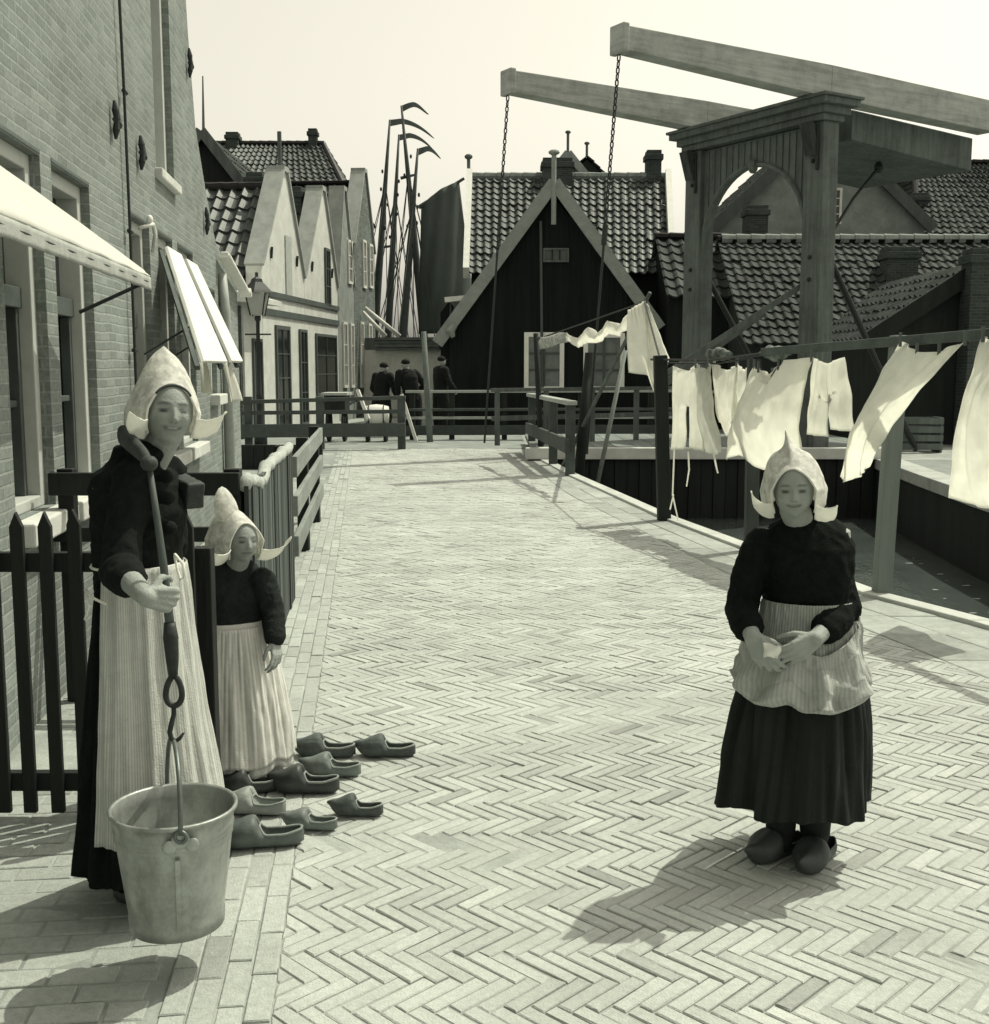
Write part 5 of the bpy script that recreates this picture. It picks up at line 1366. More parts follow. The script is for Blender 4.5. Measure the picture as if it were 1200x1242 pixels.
# ------------------------------------------------------------------ wooden shoes
CLOGM = mat('clog_wood', .10, .7, .4, 12, .6, 50, stretch=(.2, 1, 1), dirt=.5, dscale=14, spec=.3)
CLOGL = mat('pale_clog_wood', .30, .6, .25, 9, .35, 40, stretch=(.3, 1, 1), dirt=.35, dscale=9, spec=.35)
RIMM = mat('pale_rim', .24, .6, .3, 20, .3, 60)  # paler tone along the rim of the shoe opening
def clog_mesh(mb, M, Ln=.25, Wd=.104, Ht=.088):
    """toe at -x, heel at +x, open behind the instep"""
    nt, na = 40, 30
    def sm(a, b, x): t = max(0, min(1, (x - a) / (b - a))); return t * t * (3 - 2 * t)
    rows = []; rims = []
    for i in range(nt + 1):
        t = i / nt
        end = min(1, math.sin(math.pi * min(1, max(0, t * 1.0))) ** .42 * 1.02)
        w = Wd / 2 * (.62 + .42 * math.exp(-((t - .30) / .22) ** 2) + .22 * math.exp(-((t - .88) / .16) ** 2)) * end * min(1, (t + .012) / .30) ** .45
        z0 = .012 * sm(.0, .12, .12 - t) + .034 * (1 - sm(0, .22, t)) + .010 * sm(.93, 1, t)
        top = Ht * (.70 + .32 * math.exp(-((t - .46) / .20) ** 2)) if t < .46 else Ht * (.44 + .58 * math.exp(-((t - .46) / .07) ** 2)) + .010 * sm(.75, 1, t)
        top *= (.72 + .28 * sm(0, .14, t)); top += .012 * math.exp(-((t - .02) / .08) ** 2)
        if t > .985 or t < .012: top = z0 + (top - z0) * .86
        op = sm(.47, .60, t) * (1 - sm(.965, 1.0, t))
        rw = w * .80 * op; floor = z0 + .016
        ring = []
        x = (t - .5) * Ln
        h = max(.004, top - z0)
        for k in range(na + 1):                              # outside, rim to rim under the sole
            a = math.pi * k / na
            cx, cz = math.cos(a), math.sin(a)
            sx = abs(cx) ** .75 * (1 if cx >= 0 else -1)
            if op < .02: full = 1
            z = top - h * (cz ** .55)
            if op < .999:
                # crown of the closed toe
                ex = math.cos(a)
            xr = w * sx
            if cz < .55:                                       # from the rim to the widest point
                f = cz / .55; xr = (rw + (w - rw) * math.sin(f * math.pi / 2) ** .8) * (1 if cx >= 0 else -1)
                z = top - h * .45 * (1 - math.cos(f * math.pi / 2)) - (0 if op > .5 else 0)
            else:
                f = (cz - .55) / .45
                xr = w * (1 - .25 * f ** 2) * sx / max(.001, abs(math.cos(math.asin(.55))) ** .75) if True else xr
                xr = max(-w, min(w, xr)); z = top - h * (.45 + .55 * math.sin(f * math.pi / 2) ** .9)
            ring.append((x, xr, z))
        for k in range(1, na):                               # inside of the opening
            a = math.pi * k / na; cx, cz = math.cos(math.pi - a), math.sin(math.pi - a)
            dep = (top - floor) * op
            ring.append((x, rw * .97 * cx * (1 - .15 * cz), top - .002 - dep * cz ** .6))
        rows.append(ring); rims.append((x, rw, top, op))
    W_ = len(rows[0]); vs = [M @ Vector(p) for r_ in rows for p in r_]; fs = []
    for i in range(nt):
        for k in range(W_): fs.append((i * W_ + k, i * W_ + (k + 1) % W_, (i + 1) * W_ + (k + 1) % W_, (i + 1) * W_ + k))
    fs.append(tuple(range(W_ - 1, -1, -1))); fs.append(tuple(nt * W_ + k for k in range(W_)))
    mb.add(vs, fs); mb.weld = True
    R_ = [p for p in rims if p[3] > .25]
    loop = [(x, w_ * 1.03, z + .0005) for x, w_, z, _ in R_] + [(x, -w_ * 1.03, z + .0005) for x, w_, z, _ in R_[::-1]]
    return [M @ Vector(p) for p in loop]
clog_src = None
def clog(label, px, py, s, rz, m, dz=0):
    p = ground(px, py)
    mb = MB(); loop = clog_mesh(mb, Matrix.Scale(s, 4))
    o = mb.build('wooden_shoe', m, None, smooth=True)
    mr_ = MB(); mr_.tube(loop, .0042 * s, 6, closed=True); mr_.build('rim', RIMM, o, smooth=True, world=False)
    o.location = (p.x, p.y, .003 + dz); o.rotation_euler = (0, 0, rz + rnd.uniform(-.08, .08)); o.scale = (rnd.uniform(.94, 1.06), rnd.uniform(.94, 1.08), rnd.uniform(.92, 1.08))
    tag(o, label, 'wooden shoe', 'wooden shoes left standing on the bricks')
    return o
clog('grey wooden shoe farthest right, its toe pointing at the back pair', 466, 917, .98, R(-6), CLOGM)
clog('dark wooden shoe at the back of the group under the striped skirt hem', 391, 917, 1.02, R(-8), CLOGM)
clog('wooden shoe with a pale worn instep between two dark shoes', 400, 940, 1.0, R(-10), mat('worn_clog', .16, .55, .4, 7, .35, 40, spec=.4))
clog('very dark large wooden shoe in the middle of the group', 368, 961, 1.1, R(-6), mat('black_clog', .035, .5, .3, 9, .3, 40, spec=.5))
clog('dark wooden shoe half hidden under the striped skirt', 300, 961, 1.0, R(4), mat('black_clog', .035))
clog('pale wooden shoe beside the bucket rim', 306, 986, 1.0, R(-9), CLOGL)
clog('large brown-grey wooden shoe in front, right beside the bucket', 313, 1026, 1.12, R(2), mat('grey_clog', .11, .55, .3, 9, .3, 40, spec=.4))
clog('small wooden shoe with a bright toe next to the large front shoe', 374, 1005, .78, R(-8), mat('worn_clog', .16))
clog('small wooden shoe standing apart at the right front', 431, 989, .80, R(-4), CLOGM)

# ------------------------------------------------------------------ bucket and its hook
YK = 2.735
bc = at(213, 1050, YK)
BZ = at(213, 1118, YK).z; BC = Vector((bc.x, YK, BZ))
ZINC = mat('galvanised_zinc', .36, .45, .35, 9, .35, 14, metal=.5, dirt=.4, dscale=11, spec=.5, stretch=(1, 1, .4))
bk = thing('bucket', 'galvanised metal bucket hanging by its bail just above the bricks', 'bucket', BC)
H_, R0, R1 = .300, .111, .149
prof = [(0, .022), (R0 - .006, .022), (R0 - .002, 0), (R0 + .004, .0), (R0 + .006, .03), (R0 + .004, .034)]
for f in (.3, .6, .72): prof.append((R0 + (R1 - R0) * f, H_ * f))
for f in (.76, .80, .84): prof += [(R0 + (R1 - R0) * f, H_ * f), (R0 + (R1 - R0) * f + .0028, H_ * f + .005), (R0 + (R1 - R0) * f + .001, H_ * f + .010)]
prof += [(R1 - .002, H_ * .97), (R1 + .006, H_ - .004), (R1 + .007, H_ + .003), (R1 + .001, H_ + .006), (R1 - .004, H_), (R1 - .006, H_ * .9), (R0 - .002, .03), (0, .028)]
mb = MB(); mb.lathe(prof, 48, BC); mb.build('body', ZINC, bk, smooth=True)
mb = MB(); a = R(-72); dr = Vector((math.cos(a), math.sin(a), 0)); mb.beam(BC + dr * (R0 + .006) + Vector((0, 0, .035)), BC + dr * (R1 - .003) + Vector((0, 0, H_ * .74)), .012, .006, up=dr); mb.build('seam', ZINC, bk)
ax = Vector((.36, -.93, 0)).normalized()          # bail ends front-right and back-left
e1, e2 = BC + ax * (R1 + .010) + Vector((0, 0, H_ - .012)), BC - ax * (R1 + .010) + Vector((0, 0, H_ - .012))
topb = Vector((at(211, 899, YK).x, YK, at(211, 899, YK).z))
mb = MB(); pts = []
for i in range(25):
    a = math.pi * i / 24
    c_ = (e1 + e2) / 2; p = c_ + ax * (R1 + .010) * math.cos(a); z = c_.z + (topb.z - c_.z) * math.sin(a) ** .8
    pts.append(Vector((p.x + (topb.x - c_.x) * math.sin(a), p.y, z)))
mb.tube(pts, .006, 8)
for e in (e1, e2):
    mb.tube([e + Vector((.014 * math.cos(q), .0, .014 * math.sin(q) - .005)) for q in np.linspace(0, 2 * math.pi, 11)[:-1]], .005, 6, closed=True)
mb.build('bail', mat('worn_iron', .16, .45, .2, 20, metal=.5), bk, smooth=True)
for e, sg in ((e1, 1), (e2, -1)):
    mb = MB(); c_ = e - Vector((0, 0, .022)) - ax * sg * .008
    t_ = Vector((-ax.y, ax.x, 0))
    for dx, dz, rr in ((-.026, -.008, .017), (.026, -.008, .017), (0, .006, .022)): mb.ellipsoid(c_ + t_ * dx + Vector((0, 0, dz)), (rr, .005, rr), 14, 8, rot=Matrix(((t_.x, ax.x, 0), (t_.y, ax.y, 0), (0, 0, 1))))
    mb.build('ear', ZINC, bk, smooth=True)
hk = thing('carrying_hook', 'wooden carrying stick with an iron loop and hook holding up the bucket', 'hook', at(205, 760, YK))
mb = MB(); mb.tube([at(182, 570, 2.78), at(190, 625, 2.76), at(199, 690, YK), at(204, 740, YK), at(207, 762, YK)], [.007, .0085, .010, .0115, .011], 8); mb.build('stick', mat('stick_wood', .085, .6, .3, 12, .3, 60, stretch=(1, 1, .2)), hk, smooth=True)
mb = MB()
mb.tube([at(206, 755, YK), at(207, 773, YK), at(209, 800, YK), at(210, 822, YK)], [.014, .019, .016, .011], 10)
mb.tube([at(199, 771, YK), at(215, 772, YK)], .005, 6)
lp = [(210, 820), (203, 830), (199, 841), (202, 851), (211, 856), (220, 851), (223, 841), (218, 830)]
mb.tube([at(211 + 9.5 * math.sin(q) * (1 - .28 * math.cos(q)), 838 - 18 * math.cos(q), YK) for q in np.linspace(0, 2 * math.pi, 25)[:-1]], .0075, 8, closed=True)
hp = [(211, 855), (211, 866), (208, 878), (206, 888), (208, 896), (213, 899), (218, 896), (223, 889)]
mb.tube([at(x, y, YK) for x, y in hp], [.006, .006, .0065, .0065, .0065, .006, .005, .003], 7)
mb.build('iron_hook', IRON(), hk, smooth=True)

# ------------------------------------------------------------------ people
SKIN = attr_mat('skin', .31, .6, .10, 30, .25, 160, attr='shade', spec=.35)
LACE = lace_mat('lace', .95, .42)
LACEP = mat('starched_linen', .88, .85, .05, 20, .2, 150, transl=.35)
def g2(x, z, cx, cz, sx, sz): return math.exp(-((x - cx) / sx) ** 2 - ((z - cz) / sz) ** 2)
def head_mesh(mb, M, s, smile=0.6):
    nu, nv = 96, 80; A_, B_, C_ = .076, .094, .110
    def f(u, v):
        th = math.pi * v; ph = 2 * math.pi * u
        x = A_ * math.sin(th) * math.cos(ph); y = B_ * math.sin(th) * math.sin(ph); z = C_ * math.cos(th)
        if z < 0:
            t = -z / C_; x *= 1 - .20 * t ** 2.0
            if y > 0: y *= 1 - .45 * t
            else: y *= 1 - .03 * t
        if y < 0:
            w = min(1, max(0, (-y / B_ - .15) / .35)); w = w * w * (3 - 2 * w); d = 0.0
            ax_ = abs(x)
            d += -.0085 * g2(ax_, z, .030, .000, .018, .012) + .0055 * g2(ax_, z, .031, -.004, .011, .008)
            d += .0035 * g2(ax_, z, .028, .020, .022, .008)
            for k in range(6):
                q = k / 5; d += (.0022 + .0042 * q) * g2(x, z, 0, .004 - .036 * q, .0085 + .003 * q, .010)
            d += .006 * g2(x, z, 0, -.032, .0095, .008) + .004 * g2(ax_, z, .011, -.034, .006, .006)
            d -= .003 * g2(x, z, 0, -.045, .012, .006)
            zc = -.058 + smile * 7.5 * x * x
            lw = math.exp(-(x / .026) ** 4)
            d += lw * (.0055 * math.exp(-((z - zc - .006) / .005) ** 2) + .0065 * math.exp(-((z - zc + .007) / .006) ** 2) - .0055 * math.exp(-((z - zc) / .0028) ** 2))
            d += (.005 + .004 * smile) * g2(ax_, z, .044, -.030, .022, .020)
            d += .008 * g2(x, z, 0, -.098, .020, .014) - .003 * g2(x, z, 0, -.082, .018, .007)
            y -= d * w
        return M @ Vector((x * s, y * s, z * s))
    mb.grid(f, nu, nv, close_u=True)
def face_tones(o, Minv, s, smile=.6, teeth=0.0):
    me = o.data; n = len(me.vertices); arr = np.ones((n, 4), dtype=np.float32)
    for i, v in enumerate(me.vertices):
        q = Minv @ v.co; x, y, z = q.x / s, q.y / s, q.z / s
        c = 1.0
        if y < -.035 and abs(x) < .07 and -.12 < z < .12:
            ax_ = abs(x)
            br_ = math.exp(-((z - .020 + 6 * (ax_ - .03) ** 2) / .0042) ** 2) * math.exp(-((ax_ - .031) / .018) ** 4); c *= 1 - .62 * br_
            ey = math.exp(-((z + .004) / .0052) ** 2) * math.exp(-((ax_ - .031) / .0135) ** 4); c *= 1 - .94 * ey
            li = math.exp(-((z - .0025) / .0022) ** 2) * math.exp(-((ax_ - .031) / .016) ** 4); c *= 1 - .5 * li
            zc = -.058 + smile * 7.5 * x * x
            lip = math.exp(-((z - zc) / .0085) ** 2) * math.exp(-(x / .025) ** 6); c *= 1 - .22 * lip
            ln = math.exp(-((z - zc + .001) / (.0030 + .0018 * smile)) ** 2) * math.exp(-(x / .029) ** 6); c *= 1 - (.50 + .32 * smile) * ln
            if teeth:
                tt = math.exp(-((z - zc - .0008) / .0024) ** 2) * math.exp(-(x / .017) ** 6); c = c * (1 - tt * teeth) + 1.7 * tt * teeth
            c *= 1 - .45 * g2(ax_, z, .0075, -.0405, .004, .0025)
            c *= 1 - .10 * g2(ax_, z, .044, -.024, .016, .014)
        arr[i, :3] = c
    a = me.attributes.new('shade', 'FLOAT_COLOR', 'POINT'); a.data.foreach_set('color', arr.ravel())

def hand(mb, wrist, X_, Zb, s=1.0, side=1, curl=(50, 55, 60, 65), spread=6, thumb=(40, 30), wristr=None):
    """side=+1 right hand (thumb on +Y), -1 left; Zb is the back of the hand"""
    X_ = Vector(X_).normalized(); Zb = Vector(Zb); Zb = (Zb - X_ * Zb.dot(X_)).normalized(); Y_ = Zb.cross(X_) * side; w = Vector(wrist)
    P_ = lambda x, y, z: w + (X_ * x + Y_ * y + Zb * z) * s
    ys_ = (.027, .009, -.009, -.026); kx = (.082, .086, .081, .072)
    for y, k in zip(ys_, kx): mb.capsule(P_(.004, y * .62, 0), P_(k - .008, y, .002), .0135 * s, .0115 * s, 10, 3)
    for y0, y1 in zip(ys_, ys_[1:]): mb.capsule(P_(.045, y0, -.003), P_(.05, y1, -.003), .0115 * s, .0115 * s, 10, 3)
    lens = ((.040, .024, .018), (.044, .028, .020), (.041, .026, .019), (.032, .020, .017)); rads = (.0092, .0095, .0090, .0078)
    for i in range(4):
        p = P_(kx[i], ys_[i], .001); a = 0; c = R(curl[i]); sp = R(spread) * (1.5 - i)
        r = rads[i] * s
        for j, l in enumerate(lens[i]):
            a += c * (.8, 1.15, .7)[j]
            d = X_ * math.cos(a) - Zb * math.sin(a); d = (d + Y_ * math.sin(sp) * math.cos(a)).normalized()
            q = p + d * l * s; mb.capsule(p, q, r, r * .90, 10, 3); p = q; r *= .90
    t0, t1 = R(thumb[0]), R(thumb[1])
    p = P_(.016, .020, -.004); d = (X_ * math.cos(t0) + Y_ * math.sin(t0) - Zb * .35).normalized()
    q = p + d * .042 * s; mb.capsule(p, q, .0135 * s, .011 * s, 10, 3); p = q
    d = (X_ * math.cos(t0 - t1) + Y_ * math.sin(t0 - t1) - Zb * .55).normalized(); q = p + d * .030 * s; mb.capsule(p, q, .0105 * s, .0095 * s, 10, 3); p = q
    d = (X_ * math.cos(t0 - 1.7 * t1) + Y_ * math.sin(t0 - 1.7 * t1) - Zb * .6).normalized(); mb.capsule(p, p + d * .022 * s, .0095 * s, .0075 * s, 10, 3)

def rings_loft(mb, M, rings, n=28):
    vs = []
    for (z, cx, cy, rx, ry) in rings:
        for k in range(n):
            a = 2 * math.pi * k / n; c, s_ = math.cos(a), math.sin(a); e = .82
            vs.append(M @ Vector((cx + rx * abs(c) ** e * (1 if c > 0 else -1), cy + ry * abs(s_) ** e * (1 if s_ > 0 else -1), z)))
    m = len(rings); fs = [tuple(range(n - 1, -1, -1)), tuple((m - 1) * n + k for k in range(n))]
    for i in range(m - 1):
        for k in range(n): fs.append((i * n + k, i * n + (k + 1) % n, (i + 1) * n + (k + 1) % n, (i + 1) * n + k))
    mb.add(vs, fs)

def cloth_folds(amp, sc, seed=0, fine=.0012):
    def f(co, no):
        a = noise.noise(Vector((co.x * sc, co.y * sc, co.z * sc * .55 + seed)))
        b = 1 - abs(noise.noise(Vector((co.x * sc * 1.9 + 7, co.y * sc * 1.9, co.z * sc * 2.4 + seed)))) * 2
        c = noise.noise(Vector((co.x * 90, co.y * 90, co.z * 90)))
        return no * (amp * (a * .9 + b * .55) + fine * c)
    return f

def skirt(M, z0, z1, top, bot, nf, amp, a0=-180, a1=180, off=0.0, seed=0, nu=220, nv=46, hem=.006, belly=.0, uvs=1.0, power=1.15):
    """a hanging skirt or apron; top/bot = (rx, ry, cx, cy); angle 0 is the front"""
    mb = MB(); full = a1 - a0 >= 359.9
    def f(u, v):
        a = R(a0 + (a1 - a0) * u); t = v ** power
        rx = top[0] + (bot[0] - top[0]) * t + belly * math.sin(math.pi * v); ry = top[1] + (bot[1] - top[1]) * t + belly * math.sin(math.pi * v)
        cx = top[2] + (bot[2] - top[2]) * v; cy = top[3] + (bot[3] - top[3]) * v
        ca, sa = math.cos(a), math.sin(a)
        w = noise.noise(Vector((ca * 1.4, sa * 1.4, v * .7 + seed))); w2 = noise.noise(Vector((ca * 3.3, sa * 3.3, v * 1.1 + seed + 9)))
        env = .12 + .88 * min(1, v * 1.35) ** .8
        d = amp * env * (.34 * math.sin(nf * a + 7 * w + seed) + 1.3 * w2 + .5 * noise.noise(Vector((ca * 7, sa * 7, v * 1.3 + seed + 20))) + .28 * math.sin(2.3 * nf * a + 5 * w2 + 1) * (1 - .5 * v)) + .35 * amp * min(1, v * 9) * math.exp(-v * 5) * math.sin(nf * 2.6 * a + 2 * w2)
        d += .0025 * noise.noise(Vector((ca * 14, sa * 14, v * 9 + seed)))
        x = cx + (rx + off + d) * sa; y = cy - (ry + off + d) * ca
        z = z0 + (z1 - z0) * v + hem * v * math.sin(nf * a * .5 + 3 * w + seed)
        return M @ Vector((x, y, z))
    rad = (bot[0] + top[0]) / 2
    mb.grid(f, nu, nv, uvfn=lambda u, v: (R(a0 + (a1 - a0) * u) * rad * uvs, v), close_u=False)
    return mb

def cap_parts(Mh, s, root, peak, horn, wings, name='cap', back=.11, q=1.5, lean=(0, 0), fz=.070, wide=1.0, low=-.085, hw=.3):
    """winged lace cap over the head: pointed hood plus two starched wings"""
    bm_ = 2.25
    def hood(u, v):
        be = -bm_ + 2 * bm_ * u; sg = 1 if be >= 0 else -1; b = abs(be)
        y = -.066 + (back + .066) * min(v / .8, 1)
        wx = (.076 + .040 * math.sin(min(1, v / .85) * math.pi * .62)) * wide
        pv = math.exp(-((v - .42) / .26) ** 2) * min(1, v / .16)
        zt = fz + .050 * math.sin(min(1, v * 1.1) * math.pi * .5) + peak * pv
        if b < math.pi / 2:
            sb = math.sin(b); qq = 2.2 + (q - 2.2) * pv
            x = wx * sb; z = .0 + zt * (1 - sb ** qq) + horn * pv * math.exp(-sb / hw)
        else:
            f = (b - math.pi / 2) / (bm_ - math.pi / 2); x = wx * (1 - .10 * f * f); z = low * f
            y += .035 * f * (1 - v)
        hx, hy = lean
        k = max(0, z) / .2
        x = x * 1.0 * sg + hx * k * k; y += hy * k * k
        if v > .8:
            t = (v - .8) / .2; kk = math.sqrt(max(0, 1 - t * t)); x *= kk; z = .02 + (z - .02) * kk; y += .03 * math.sin(t * math.pi / 2)
        d = .0022 * noise.noise(Vector((x * 40, y * 40, z * 40)))
        return Mh @ (Vector((x + d, y + d, z + d)) * s)
    mb = MB(); mb.grid(hood, 72, 44)
    o = mb.build(name, LACE, root, smooth=True, solid=.003)
    # rolled front edge
    mb = MB(); pts = [hood(i / 60, 0.0) for i in range(61)]; mb.tube(pts, .0038 * s, 6); e = mb.build('cap_edge', LACEP, root, smooth=True); e.parent = o
    for sg, L_, d0, d1, w0 in wings:
        def wing(a, b, sg=sg, L_=L_, d0=d0, d1=d1, w0=w0):
            base = Vector((sg * (.073 - .004 * a) * wide, -.062 + .062 * a, w0 - .050 * a))
            e = math.sqrt(max(0, 1 - (2 * a - 1) ** 6 * .35)); ph = 2.2 * b * e
            p = base + L_ / 1.35 * (Vector((sg * d0[0], d0[1], d0[2])) * math.sin(ph) + Vector((sg * d1[0], d1[1], d1[2])) * (1 - math.cos(ph)))
            p += Vector((0, 0, .016 * math.sin(a * math.pi) * b)) + Vector((0, -.012 * math.sin(a * 5) * b, .006 * nz((a * 3, b * 3, L_ * 50))))
            return Mh @ (p * s)
        mb = MB(); mb.grid(wing, 20, 22); ww = mb.build('cap_wing', LACEP, root, smooth=True, solid=.003); ww.parent = o
    return o

def eyes(Mh, s, root):
    mb = MB()
    for sg in (-1, 1): mb.ellipsoid(Mh @ (Vector((sg * .031, -.0765, .0065)) * s), (.0095 * s,) * 3, 16, 12)
    return mb

def foot_clog(M, root, s, m, name='wooden_shoe'):
    mb = MB(); clog_mesh(mb, M @ Matrix.Scale(s, 4)); return mb.build(name, m, root, smooth=True)

def headM(pos, yaw, pitch=0, roll=0):
    return Matrix.Translation(Vector(pos)) @ Matrix.Rotation(yaw, 4, 'Z') @ Matrix.Rotation(roll, 4, 'Y') @ Matrix.Rotation(pitch, 4, 'X')

# ---- the smiling girl with the bucket
PW = Vector((-.985, 3.14, 0)); FIW = R(55)
wo_ = thing('person', 'smiling girl in tall white lace cap and striped apron, gripping the bucket stick', 'person', PW, FIW)
MW = wo_.matrix_basis.copy()
hpos = at(204, 499, 3.05); Mh = headM(hpos, R(27), R(-5), R(5)); HS = .83
sR, eR, wR = at(156, 582, 3.02), at(146, 692, 2.90), at(203, 726, 2.735) - Vector((.75, .6, -.25)).normalized() * .064 + Vector((.6, -.75, 0)) * .026
sL = MW @ Vector((.115, .0, 1.20)); eL = MW @ Vector((.15, .05, .98)); wL = MW @ Vector((.08, .14, .86))
mb = MB(); head_mesh(mb, Mh, HS, .9)
neck0 = MW @ Vector((0, .0, 1.16))
mb.capsule(neck0, Mh @ Vector((0, .012, -.06)), .045, .042, 18)
rings_loft(mb, MW, [(.10, 0, 0, .07, .07), (.5, 0, 0, .10, .09), (.80, 0, 0, .12, .10), (.92, 0, 0, .10, .085), (1.1, 0, 0, .115, .09), (1.18, 0, 0, .12, .075), (1.23, 0, 0, .055, .05)])
for sx in (-.055, .055):
    mb.chain([MW @ Vector((sx, 0, .75)), MW @ Vector((sx, -.01, .42)), MW @ Vector((sx, .01, .09))], [.07, .052, .036])
    mb.capsule(MW @ Vector((sx, .01, .06)), MW @ Vector((sx, -.10, .045)), .035, .03)
mb.chain([sR, eR, wR], [.040, .034, .024])
hand(mb, wR, (.75, .6, -.25), (.6, -.75, 0), .88, 1, (84, 86, 86, 84), 2, (60, 50))
mb.chain([sL, eL, wL], [.040, .032, .024]); hand(mb, wL, MW.to_3x3() @ Vector((-.6, .3, -.4)), MW.to_3x3() @ Vector((0, 1, .3)), .88, -1)
o = remeshed(mb, 'body', SKIN, wo_, .0031, 1)
face_tones(o, (wo_.matrix_basis.inverted() @ Mh).inverted(), HS, .9, .85)
mb = MB()
rings_loft(mb, MW, [(.88, 0, 0, .112, .10), (.95, 0, 0, .114, .10), (1.04, 0, -.005, .118, .108), (1.11, 0, -.016, .124, .118), (1.17, 0, -.008, .126, .104), (1.21, 0, .0, .11, .085), (1.245, 0, .003, .056, .056), (1.285, 0, -.004, .047, .047)])
mb.chain([sR + Vector((.01, .01, 0)), sR.lerp(eR, .6), eR + Vector((.004, 0, -.004))], [.054, .047, .047]); mb.capsule(eR, eR.lerp(wR, .34), .047, .044)
mb.chain([sL, eL, eL.lerp(wL, .8)], [.054, .046, .04])
for px, py, Y_, r_ in ((202, 578, 3.0, .022), (203, 604, 2.995, .020), (205, 640, 2.985, .022), (190, 553, 3.01, .026)):
    c = at(px, py, Y_); mb.capsule(c + Vector((-.06, .03, .012)), c, r_, r_ * .8)
remeshed(mb, 'bodice', BLACK(), wo_, .006, 3, cloth_folds(.008, 12, 1))
skb = (.205, .205, 0, .0)
skirt(MW, .95, .115, (.112, .098, 0, 0), skb, 13, .022, seed=1, uvs=1).build('skirt', mat('black_wool', .010, .95, .3, 18, .5, 120, spec=.1), wo_, smooth=True, solid=.004)
APR = stripe_mat('striped_apron', .60, .45, 170, .12, 0.15)
apm = skirt(MW, .965, .22, (.116, .102, 0, 0), (.190, .190, 0, 0), 9, .015, -78, 84, .020, seed=1.3, hem=.010)
apm.build('apron', APR, wo_, smooth=True, solid=.003)
mb = MB()
def bandp(a): return MW @ Vector((.126 * math.sin(a), -.112 * math.cos(a), .962))
mb.tube([bandp(a) for a in np.linspace(-2.6, 2.6, 40)], (.004), 6)
mb.tube([at(212, 672, 2.95), at(222, 684, 2.93), at(224, 700, 2.93), at(219, 703, 2.93), at(215, 690, 2.94), at(212, 674, 2.95)], .004, 6)
mb.tube([at(103, 715, 3.0), at(112, 725, 2.98), at(128, 733, 2.96)], .004, 6); mb.tube([at(103, 715, 3.0), at(108, 735, 2.98), at(103, 752, 2.98)], .0035, 6)
mb.build('apron_strings', LACEP, wo_, smooth=True)
mb = MB()
for sx in (-.055, .055): mb.chain([MW @ Vector((sx, -.005, .40)), MW @ Vector((sx, .01, .09)), ], [.060, .046]); mb.capsule(MW @ Vector((sx, .012, .07)), MW @ Vector((sx, -.1, .055)), .042, .036)
remeshed(mb, 'stockings', mat('black_stocking', .02, .95), wo_, .006, 2)
for sx, yy in ((-.062, -.055), (.062, -.03)): foot_clog(MW @ Matrix.Translation((sx, yy, .002)) @ Matrix.Rotation(R(90), 4, 'Z'), wo_, 1.02, mat('black_clog', .035))
cap_parts(Mh, HS * 1.06, wo_, .060, .026, [(-1, .062, (.25, -.85, -.35), (.75, -.4, .40), -.030), (1, .062, (.75, -.55, -.25), (.8, -.1, .55), -.022)], q=2.3, lean=(-.010, .02), fz=.078, low=-.066, wide=.95)
mb = MB(); mb.tube([Mh @ (Vector((.060 * math.sin(a), -.071, .056 * math.cos(a) + .022)) * HS) for a in np.linspace(-1.1, 1.1, 20)], .0035, 8); mb.build('hair', mat('dark_hair', .06, .6), wo_, smooth=True)
# yoke on her shoulders
yk = [at(182, 565, 2.775), at(174, 552, 2.85), at(160, 538, 2.98), at(150, 529, 3.08), at(170, 530, 3.2), at(200, 552, 3.24), at(216, 578, 3.22), at(232, 600, 3.2)]
mb = MB(); mb.tube(yk, [(.013, .017), (.015, .022), (.018, .028), (.018, .032), (.018, .026), (.018, .026), (.020, .026), (.022, .026)], 14)
mb.ellipsoid(at(181, 562, 2.775), (.022, .024, .020), 16, 12); mb.beam(at(214, 590, 3.22), at(238, 602, 3.14), .055, .075)
o = remeshed(mb, 'shoulder_yoke', mat('yoke_wood', .045, .62, .4, 9, .4, 50, spec=.3), None, .006, 3)
tag(o, 'dark carved wooden yoke lying across the shoulders of the smiling girl', 'yoke')

# ---- the small girl behind the fence post
PS = Vector((-.955, 4.12, 0)); FIS = R(30)
sm_ = thing('person', 'small child in lace cap with spread wings and pale pleated skirt behind the fence post', 'person', PS, FIS)
MS = sm_.matrix_basis.copy()
hp2 = at(293, 655, 4.06); Mh2 = headM(hp2, R(34), R(-3), R(2)); HS2 = .72
sR, eR, wR = MS @ Vector((-.11, .0, .755)), MS @ Vector((-.15, .04, .60)), MS @ Vector((-.15, .05, .46))
sL, eL, wL = at(318, 705, 4.10), at(330, 740, 4.08), at(334, 778, 4.02)
mb = MB(); head_mesh(mb, Mh2, HS2, .15)
mb.capsule(MS @ Vector((0, .0, .74)), Mh2 @ Vector((0, .01, -.05)), .042, .040, 16)
rings_loft(mb, MS, [(.08, 0, 0, .06, .06), (.3, 0, 0, .09, .08), (.54, 0, 0, .09, .08), (.7, 0, 0, .105, .08), (.77, 0, 0, .10, .06), (.80, 0, 0, .05, .045)])
for sx in (-.045, .045): mb.chain([MS @ Vector((sx, 0, .45)), MS @ Vector((sx, 0, .26)), MS @ Vector((sx, .01, .06))], [.055, .042, .032]); mb.capsule(MS @ Vector((sx, .01, .045)), MS @ Vector((sx, -.07, .035)), .028, .024)
mb.chain([sR, eR, wR], [.035, .028, .021]); hand(mb, wR, (0, 0, -1), MS.to_3x3() @ Vector((-1, 0, 0)), .72, 1)
mb.chain([sL, eL, wL], [.035, .028, .021]); hand(mb, wL, (wL - eL), (.75, -.6, 0), .72, -1, (28, 32, 36, 40))
